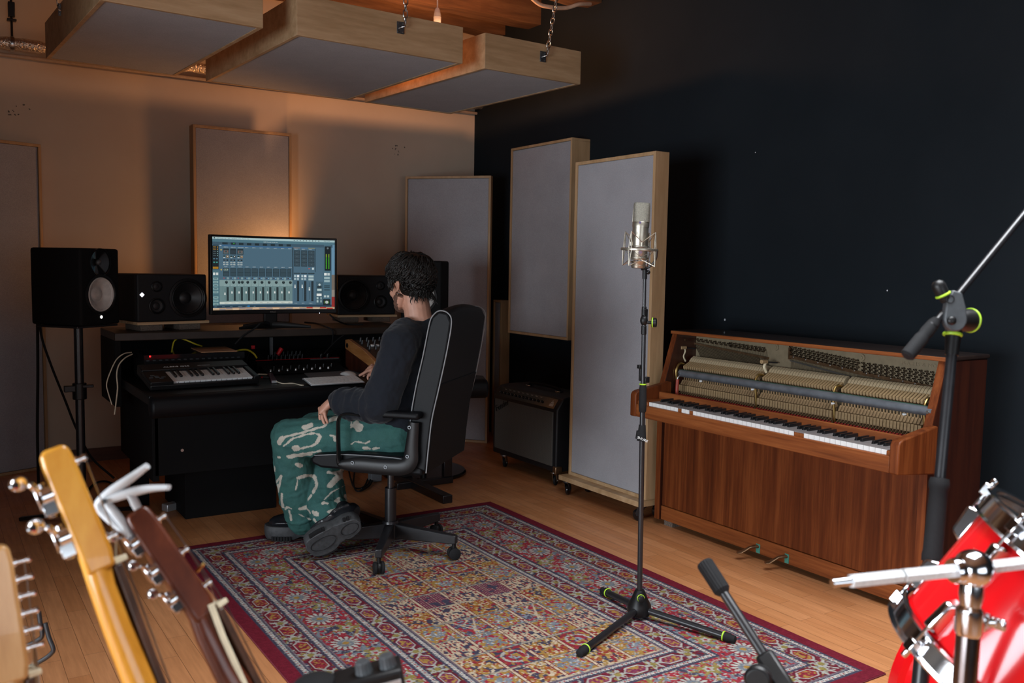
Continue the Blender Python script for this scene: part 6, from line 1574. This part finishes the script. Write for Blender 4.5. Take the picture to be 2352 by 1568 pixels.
# ---- earrings and ring
for q in ((-.012, .088, -.052), (-.030, .090, -.046)):
    MB().torus(H(*q), HR @ V((.35, 1, 0)), .0085, .0014, 24, 8).build('hoop_earring', 'chrome', ps_)
k = kl_+sL*(-.030+.040)+V(tipsL[2][0])*.55; MB().torus(k, V(tipsL[2][0]), .0094, .0020, 24, 8, 1.3).build('finger_ring', 'steel', ps_)
# ---- hair
rr = random.Random(11); ha = MB()
ha.ball(H(-.022, 0, .038), (.103, .086, .088), 32, 22, HR); ha.ball(H(-.048, 0, -.020), (.074, .078, .064), 26, 18, HR)
SC_ = V((-.018, 0, .022))
def clump(root, n, down, L_, r, wav):
    """root and directions in head coordinates"""
    P_ = []; p = V(root); d = (n*.9+down*.5).normalized(); side = d.cross(n); side = side.normalized() if side.length > .01 else V((0, 1, 0))
    ph = rr.uniform(0, 6.28); m_ = 11
    for i in range(m_+1):
        t = i/m_
        q = p+side*wav*math.sin(ph+t*5.0)+n*wav*.7*math.cos(ph+t*5.0)
        P_.append((HF @ q, r*(1.0 if t < .55 else 1-.82*(t-.55)/.45)))
        d = (d*.70+down*.42+n*.03*(1-t)).normalized(); p = p+d*L_/m_
        # keep lying on the head
        k_ = p-SC_; e_ = math.sqrt((k_.x/.118)**2+(k_.y/.098)**2+(k_.z/.110)**2)
        if e_ > 1.04 and p.z > -.06: p = SC_+k_*(1.04/e_)
    ha.ring(P_, 5)
N_ = 0
while N_ < 1900:
    u = rr.uniform(-1, 1); w = rr.uniform(0, 2*PI); s_ = math.sqrt(1-u*u); n = V((s_*math.cos(w), s_*math.sin(w), u))
    if u < -.62: continue
    if n.x > .42 and u < .50: continue                     # face
    if n.x > -.05 and u < .02: continue                    # temples and ears
    if n.x > -.30 and u < -.15: continue
    root = SC_+V((n.x*.100, n.y*.083, n.z*.094))
    crown = V((-.35, 0, .94)).normalized(); dwn = (n-crown*n.dot(crown)); dwn = dwn.normalized() if dwn.length > .05 else V((rr.uniform(-1, 1), rr.uniform(-1, 1), 0)).normalized()
    if n.x > .2: dwn = (dwn+V((0, rr.choice((-1, 1))*.7, .1))).normalized()
    dwn = (dwn+V((0, 0, -.25))).normalized()
    low = u < -.1
    clump(root, n, dwn, rr.uniform(.05, .085) if low else rr.uniform(.07, .13), rr.uniform(.0016, .0040), rr.uniform(.003, .010)); N_ += 1
for _ in range(170):                                         # nape curls
    w = rr.uniform(-1.15, 1.15); n = V((-math.cos(w), math.sin(w), -.25)).normalized()
    clump(V((-.048+n.x*.060, n.y*.066, rr.uniform(-.060, -.030))), n, V((n.x*.25, n.y*.2, -1)).normalized(), rr.uniform(.03, .06), rr.uniform(.0014, .0032), rr.uniform(.004, .008))
for s_ in (1, -1):
    for _ in range(26): clump(V((rr.uniform(.005, .045), s_*rr.uniform(.070, .076), rr.uniform(.0, .045))), V((.1, s_, .1)).normalized(), V((.1, 0, -1)).normalized(), rr.uniform(.03, .055), rr.uniform(.003, .0045), .003)
ha.build('hair', 'hair', ps_, ang=180)
# ---- sweatshirt
sw = MB(); Yl = LW.to_3x3() @ V((0, 1, 0))
sw.ring([(L(-.085, 0, .50), (.17, .115)), (L(-.085, 0, .56), (.185, .135)), (L(-.080, 0, .64), (.19, .15)), (L(-.085, 0, .78), (.19, .15)), (L(-.095, 0, .90), (.20, .14)), (L(-.12, 0, .975), (.175, .108)), (L(-.126, 0, 1.02), (.118, .096)), (L(-.128, 0, 1.058), (.080, .078))], 32, ell=Yl)
limb(sw, [(L(-.11, .09, 1.0), .074), (L(*(SH_L+V((0, .0, 0)))), .080), (L(*SH_L.lerp(EL_L, .5)), .080), (L(*EL_L), .074)])
limb(sw, [(L(*EL_L), .072), (L(*EL_L.lerp(WR_L, .35)), .066), (L(*EL_L.lerp(WR_L, .65)), .064), (L(*EL_L.lerp(WR_L, .82)), .058), (L(*EL_L.lerp(WR_L, .95)), .038)])
limb(sw, [(L(-.10, -.09, .995), .070), (L(*SH_R), .074), (L(*EL_R), .062), (L(*EL_R.lerp(WR_R, .6)), .050), (L(*EL_R.lerp(WR_R, .9)), .038)])
# bunched folds on the forearm and elbow
for t, R_, r_ in ((.12, .070, .012), (.34, .064, .013), (.55, .063, .015), (.70, .060, .015), (.83, .054, .012)):
    p = EL_L.lerp(WR_L, t); a = (WR_L-EL_L).normalized()+V((rr.uniform(-.3, .3), rr.uniform(-.3, .3), rr.uniform(-.35, .35)))
    sw.torus(L(*p), LW.to_3x3() @ a, R_-.004, r_, 28, 10)
for t in (.70, .86):
    p = SH_L.lerp(EL_L, t); sw.torus(L(*p), LW.to_3x3() @ ((EL_L-SH_L).normalized()+V((.5, 0, 0))), .060, .010, 28, 10)
for z, xo in ((.60, .0), (.68, .01)):
    sw.torus(L(-.09+xo, 0, z), LW.to_3x3() @ V((.25, .05, 1)), .138, .012, 40, 10)
sw.torus(L(-.124, 0, 1.052), LW.to_3x3() @ V((.16, 0, 1)), .066, .010, 32, 10)
sw.torus(L(*EL_L.lerp(WR_L, .97)), LW.to_3x3() @ (WR_L-EL_L), .031, .007, 24, 10)
organic(sw, 'sweatshirt', 'shirt', ps_, .0056, 5, disp=((.10, .022, 'CLOUDS'), (.035, .009, 'CLOUDS')))
# ---- trousers
tr = MB()
tr.ball(L(-.085, 0, .565), (.125, .165, .098), 28, 18, LW.to_3x3())
def leg(hy, K_, A_, hem):
    limb(tr, [(L(-.075, hy, .562), .105), (L(*V((-.075, hy, .562)).lerp(K_, .5)), .098), (L(*K_), .088)])
    d = (hem-K_)
    limb(tr, [(L(*K_), .086), (L(*(K_+d*.35+V((.006, 0, 0)))), .090), (L(*(K_+d*.70)), .092), (L(*(K_+d*.92)), .088)])
    for t, r_ in ((.55, .011), (.72, .012), (.86, .012)):
        a = d.normalized()+V((rr.uniform(-.4, .4), rr.uniform(-.4, .4), 0)); tr.torus(L(*(K_+d*t)), LW.to_3x3() @ a, .083, r_, 28, 10)
leg(.098, KN_L, AN_L, V((.425, .005, .105))); leg(-.098, KN_R, AN_R, V((.262, .085, .16)))
trs = organic(tr, 'trousers', 'shirt', ps_, .0034, 9, disp=((.12, .022, 'CLOUDS'), (.045, .010, 'CLOUDS')))
# bleach splashes: strokes laid over the cloth as seen from the sitter's left
me = trs.data; nv = len(me.vertices); co = np.empty(nv*3, np.float32); me.vertices.foreach_get('co', co); co = co.reshape(-1, 3)
def xz_of(u, v, y):
    d = at(u, v, 1)-CAM; n = LW.to_3x3() @ V((0, 1, 0)); t = (y-n.dot(CAM-HUB))/n.dot(d); p = LW.inverted() @ (CAM+d*t); return np.array((p.x, p.z))
strokes = [
 ([(648, 1012), (665, 1000), (690, 994), (720, 985), (745, 978), (750, 972)], .005), ([(648, 1013), (655, 1004)], .012),
 ([(658, 1022), (680, 1005), (715, 994), (735, 994), (744, 1002), (735, 1015), (715, 1023), (692, 1028)], .0042), ([(682, 1027), (690, 1027)], .013), ([(742, 1000), (735, 1014)], .007),
 ([(664, 1048), (700, 1043), (716, 1040)], .009), ([(700, 1043), (740, 1033)], .0045), ([(700, 980), (718, 976)], .010), ([(755, 965), (768, 963)], .009),
 ([(765, 998), (772, 1000), (776, 1010)], .005), ([(815, 975), (828, 984)], .014), ([(800, 960), (807, 980)], .004), ([(812, 1018), (822, 1012), (840, 1016), (852, 1012)], .003), ([(838, 1027), (850, 1029)], .007), ([(858, 1030), (872, 1028)], .005),
 ([(640, 1050), (645, 1049)], .006), ([(643, 1068), (640, 1078)], .006), ([(641, 1105), (652, 1095), (660, 1086), (655, 1098), (646, 1120)], .006), ([(646, 1112), (643, 1122)], .012),
 ([(655, 1130), (652, 1150), (649, 1162)], .007), ([(652, 1155), (650, 1162)], .012), ([(695, 1060), (700, 1066)], .008), ([(693, 1093), (706, 1092), (718, 1102), (722, 1118), (719, 1130)], .0075), ([(692, 1094), (688, 1120)], .002), ([(714, 1138), (708, 1146)], .005),
 ([(655, 1168), (664, 1163), (672, 1166)], .005), ([(666, 1172), (664, 1195)], .006), ([(690, 1168), (705, 1166), (716, 1174)], .008), ([(684, 1180), (710, 1205)], .002),
 ([(752, 1070), (760, 1080), (757, 1090)], .007), ([(742, 1090), (756, 1096), (762, 1105)], .005), ([(759, 1105), (752, 1118)], .012), ([(748, 1145), (758, 1132), (775, 1125), (788, 1123)], .002), ([(748, 1152), (756, 1153)], .006), ([(770, 1150), (775, 1160)], .007), ([(762, 1172), (770, 1170)], .008),
 ([(727, 1172), (738, 1176)], .010), ([(730, 1190), (735, 1198)], .008), ([(790, 1136), (797, 1145), (793, 1155)], .005)]
mask = np.zeros(nv, bool)
wob = .0016*np.sin(co[:, 0]*160+co[:, 2]*90)
pts2 = co[:, [0, 2]]
for st, r_ in strokes:
    P2 = [xz_of(u, v, .19 if v < 1060 else .12) for u, v in st]
    if len(P2) > 2: P2 = [np.array((q.x, q.y)) for q in bez([(p[0], p[1], 0) for p in P2], 4)]
    for a, b2 in zip(P2, P2[1:]):
        ab = b2-a; t = np.clip(((pts2-a) @ ab)/max(ab @ ab, 1e-9), 0, 1); dd = np.linalg.norm(pts2-(a+t[:, None]*ab), axis=1); mask |= dd < r_+wob
base = np.array((.042, .130, .115)); rngc = np.random.default_rng(2)
f1 = .5+.5*np.sin(co[:, 0]*31+1.3*np.sin(co[:, 2]*23))*np.sin(co[:, 2]*27+co[:, 1]*19)
colr = base*(1-.25*f1[:, None])+np.array((.035, .085, .095))*.35*f1[:, None]
colr[mask] = (.50, .47, .40)
ca = me.color_attributes.new('Col', 'FLOAT_COLOR', 'POINT'); ca.data.foreach_set('color', np.concatenate([colr, np.ones((nv, 1))], 1).astype(np.float32).ravel())
me.materials.clear(); me.materials.append(colattr('splashed_denim', .85, bmp=.25, spec=.2, nscale=500))
# ---- shoes
def shoe(toe, heel, up, lat):
    """toe/heel = centres of the two ends of the sole bottom; up = from sole into shoe"""
    toe, heel = V(toe), V(heel); x = (toe-heel).normalized(); up = V(up); up = (up-x*up.dot(x)).normalized(); z = x.cross(up)*lat
    Ls = (toe-heel).length; X = Matrix((x, z, up)).transposed().to_4x4(); X.translation = heel
    hw = lambda t: .045+.019*math.sin(min(1, max(0, (t-.1)/.8))*PI*.75)-.012*math.exp(-((t-.42)/.13)**2)
    so = MB(); so.X = X; prof = []
    n = 26; vs = []
    ring_z = [(.0, .93), (.008, 1.0), (.028, 1.03), (.050, 1.04), (.066, .97)]
    ol = []
    for i in range(n): t = i/(n-1); ol.append((-.045+(Ls+.09)*t, hw(t)*math.sqrt(max(0, 1-(2*t-1)**8))*1.0))
    ol = [(a, w) for a, w in ol]; full = [(a, w) for a, w in ol]+[(a, -w*.92) for a, w in ol[::-1]]
    m_ = len(full)
    for zz, sc in ring_z:
        for a, w in full:
            tt = (a+.045)/(Ls+.09); arch = .014*math.exp(-((tt-.42)/.09)**2) if zz < .01 else 0
            vs.append((a*1.0+(sc-1)*(a-Ls/2)*.3, w*sc, zz+arch+(.010*max(0, tt-.75)/.25 if zz < .03 else .004*max(0, tt-.7))))
    fs = [(i*m_+k, i*m_+(k+1) % m_, (i+1)*m_+(k+1) % m_, (i+1)*m_+k) for i in range(len(ring_z)-1) for k in range(m_)]+[tuple(range(m_-1, -1, -1)), tuple((len(ring_z)-1)*m_+k for k in range(m_))]
    so._add(vs, fs); r = so.build('shoe', 'sole', ps_, bev=.003, ang=50)
    tl = MB(); tl.X = X
    for c_, a_, b_ in ((Ls*.80, .058, .030), (Ls*.06, .040, .026)):
        pts = [(c_+a_*math.cos(w), b_*math.sin(w), -.0002+(.010*max(0, ((c_+a_*math.cos(w)+.045)/(Ls+.09)-.75))/.25)) for w in [2*PI*i/28 for i in range(29)]]; tl.tube(pts, .0013, 6)
    for i in range(9):
        for s_ in (-1, 1):
            a = Ls*(.62+.06*i) if i < 7 else Ls*(-.04+.1*(i-7)); tt = (a+.045)/(Ls+.09)
            if tt < .95: tl.box((a, s_*hw(tt)*.97, .012), (.010, .010, .020))
    tl.build('tread', 'rubber', r)
    up_ = MB(); up_.X = X; st = []
    for t, w, h in ((-.04, .020, .05), (-.028, .036, .075), (0, .041, .092), (.18, .041, .095), (.34, .040, .088), (.5, .042, .070), (.68, .046, .053), (.85, .046, .042), (1.0, .038, .034), (1.09, .016, .02)):
        st.append(((t*Ls if t > 0 else t, 0, .064+h*.32), (w*1.12, h*.80)))
    up_.ring(st, 24, ell=X.to_3x3() @ V((0, 1, 0)) if False else (0, 1, 0))
    up_.ring([((.02, 0, .095), (.044, .048)), ((.022, 0, .135), (.045, .049)), ((.02, 0, .165), (.047, .051))], 20, ell=(0, 1, 0))
    for i in range(5): a = Ls*(.36+.075*i); up_.tube(bez([(a-.012, -.046, .080), (a+.004, -.026, .122-.006*i), (a+.006, 0, .134-.0085*i), (a+.004, .026, .122-.006*i), (a-.012, .046, .080)], 4), .006, 8)
    for s_ in (-1, 1): up_.tube(bez([(-.03, s_*.045, .105), (Ls*.2, s_*.051, .112), (Ls*.45, s_*.053, .084), (Ls*.7, s_*.054, .084), (Ls*.95, s_*.045, .080)], 5), .007, 8)
    up_.X = X; o = organic(up_, 'upper', 'shoe', r, .0048, 3); return r
shoe(onZ(630, 1234, .010), onZ(738, 1234, .010), (0, 0, 1), 1)
t2, h2 = at(727, 1257, 3.90), at(808, 1212, 3.92); shoe(t2, h2, FW*.80+UP*.52+RT*.05, 1)
# ================================================================== LIGHT AND CAMERA
def area(name, loc, rot, sx, sy, power, col, spread=180):
    l = bpy.data.lights.new(name, 'AREA'); l.shape = 'RECTANGLE'; l.size = sx; l.size_y = sy; l.energy = power; l.color = col; l.spread = math.radians(spread)
    o = bpy.data.objects.new(name, l); COL.objects.link(o); o.location = loc; o.rotation_euler = rot; return o
def point(name, loc, power, col, r):
    l = bpy.data.lights.new(name, 'POINT'); l.energy = power; l.color = col; l.shadow_soft_size = r
    o = bpy.data.objects.new(name, l); COL.objects.link(o); o.location = loc; return o
area('daylight_window', (-3.18, .9, .95), (0, math.radians(-90), 0), 1.5, 3.3, 170, (.84, .92, 1.0), 150)
area('skylight', (1.9, 1.3, 3.17), (math.radians(6), math.radians(-2), 0), 2.2, 1.9, 108, (.92, .96, 1.0), 95)  # fill light added overhead to brighten the floor, no opening in the ceiling
area('daylight_window_behind', (.4, -2.25, 1.3), (math.radians(90), 0, 0), 2.6, 1.2, 22, (.84, .92, 1.0), 150)
sp_ = bpy.data.lights.new('desk_glow_lamp', 'SPOT'); sp_.energy = 26; sp_.color = (1, .42, .13); sp_.spot_size = math.radians(125); sp_.spot_blend = .7; sp_.shadow_soft_size = .04
so_ = bpy.data.objects.new('desk_glow_lamp', sp_); COL.objects.link(so_); so_.location = (2.16, 5.96, 1.12); so_.rotation_euler = V((-.55, .22, .62)).to_track_quat('-Z', 'Y').to_euler()
w = bpy.data.worlds.new('room_air'); SC.world = w; w.use_nodes = True
w.node_tree.nodes['Background'].inputs['Color'].default_value = (.5, .6, .7, 1); w.node_tree.nodes['Background'].inputs['Strength'].default_value = .05
cd = bpy.data.cameras.new('camera'); co_ = bpy.data.objects.new('camera', cd); COL.objects.link(co_)
cd.sensor_fit = 'HORIZONTAL'; cd.sensor_width = 36; cd.lens = 36*FPX/2352; cd.clip_start = .05; cd.clip_end = 60
mw = Matrix((RT, UP, -FW)).transposed().to_4x4(); mw.translation = CAM; co_.matrix_world = mw
cd.dof.use_dof = True; cd.dof.focus_distance = 3.9; cd.dof.aperture_fstop = 5.0
SC.camera = co_
vs_ = SC.view_settings; vs_.view_transform = 'Standard'; vs_.look = 'None'; vs_.gamma = 1; vs_.exposure = 0; vs_.use_curve_mapping = False
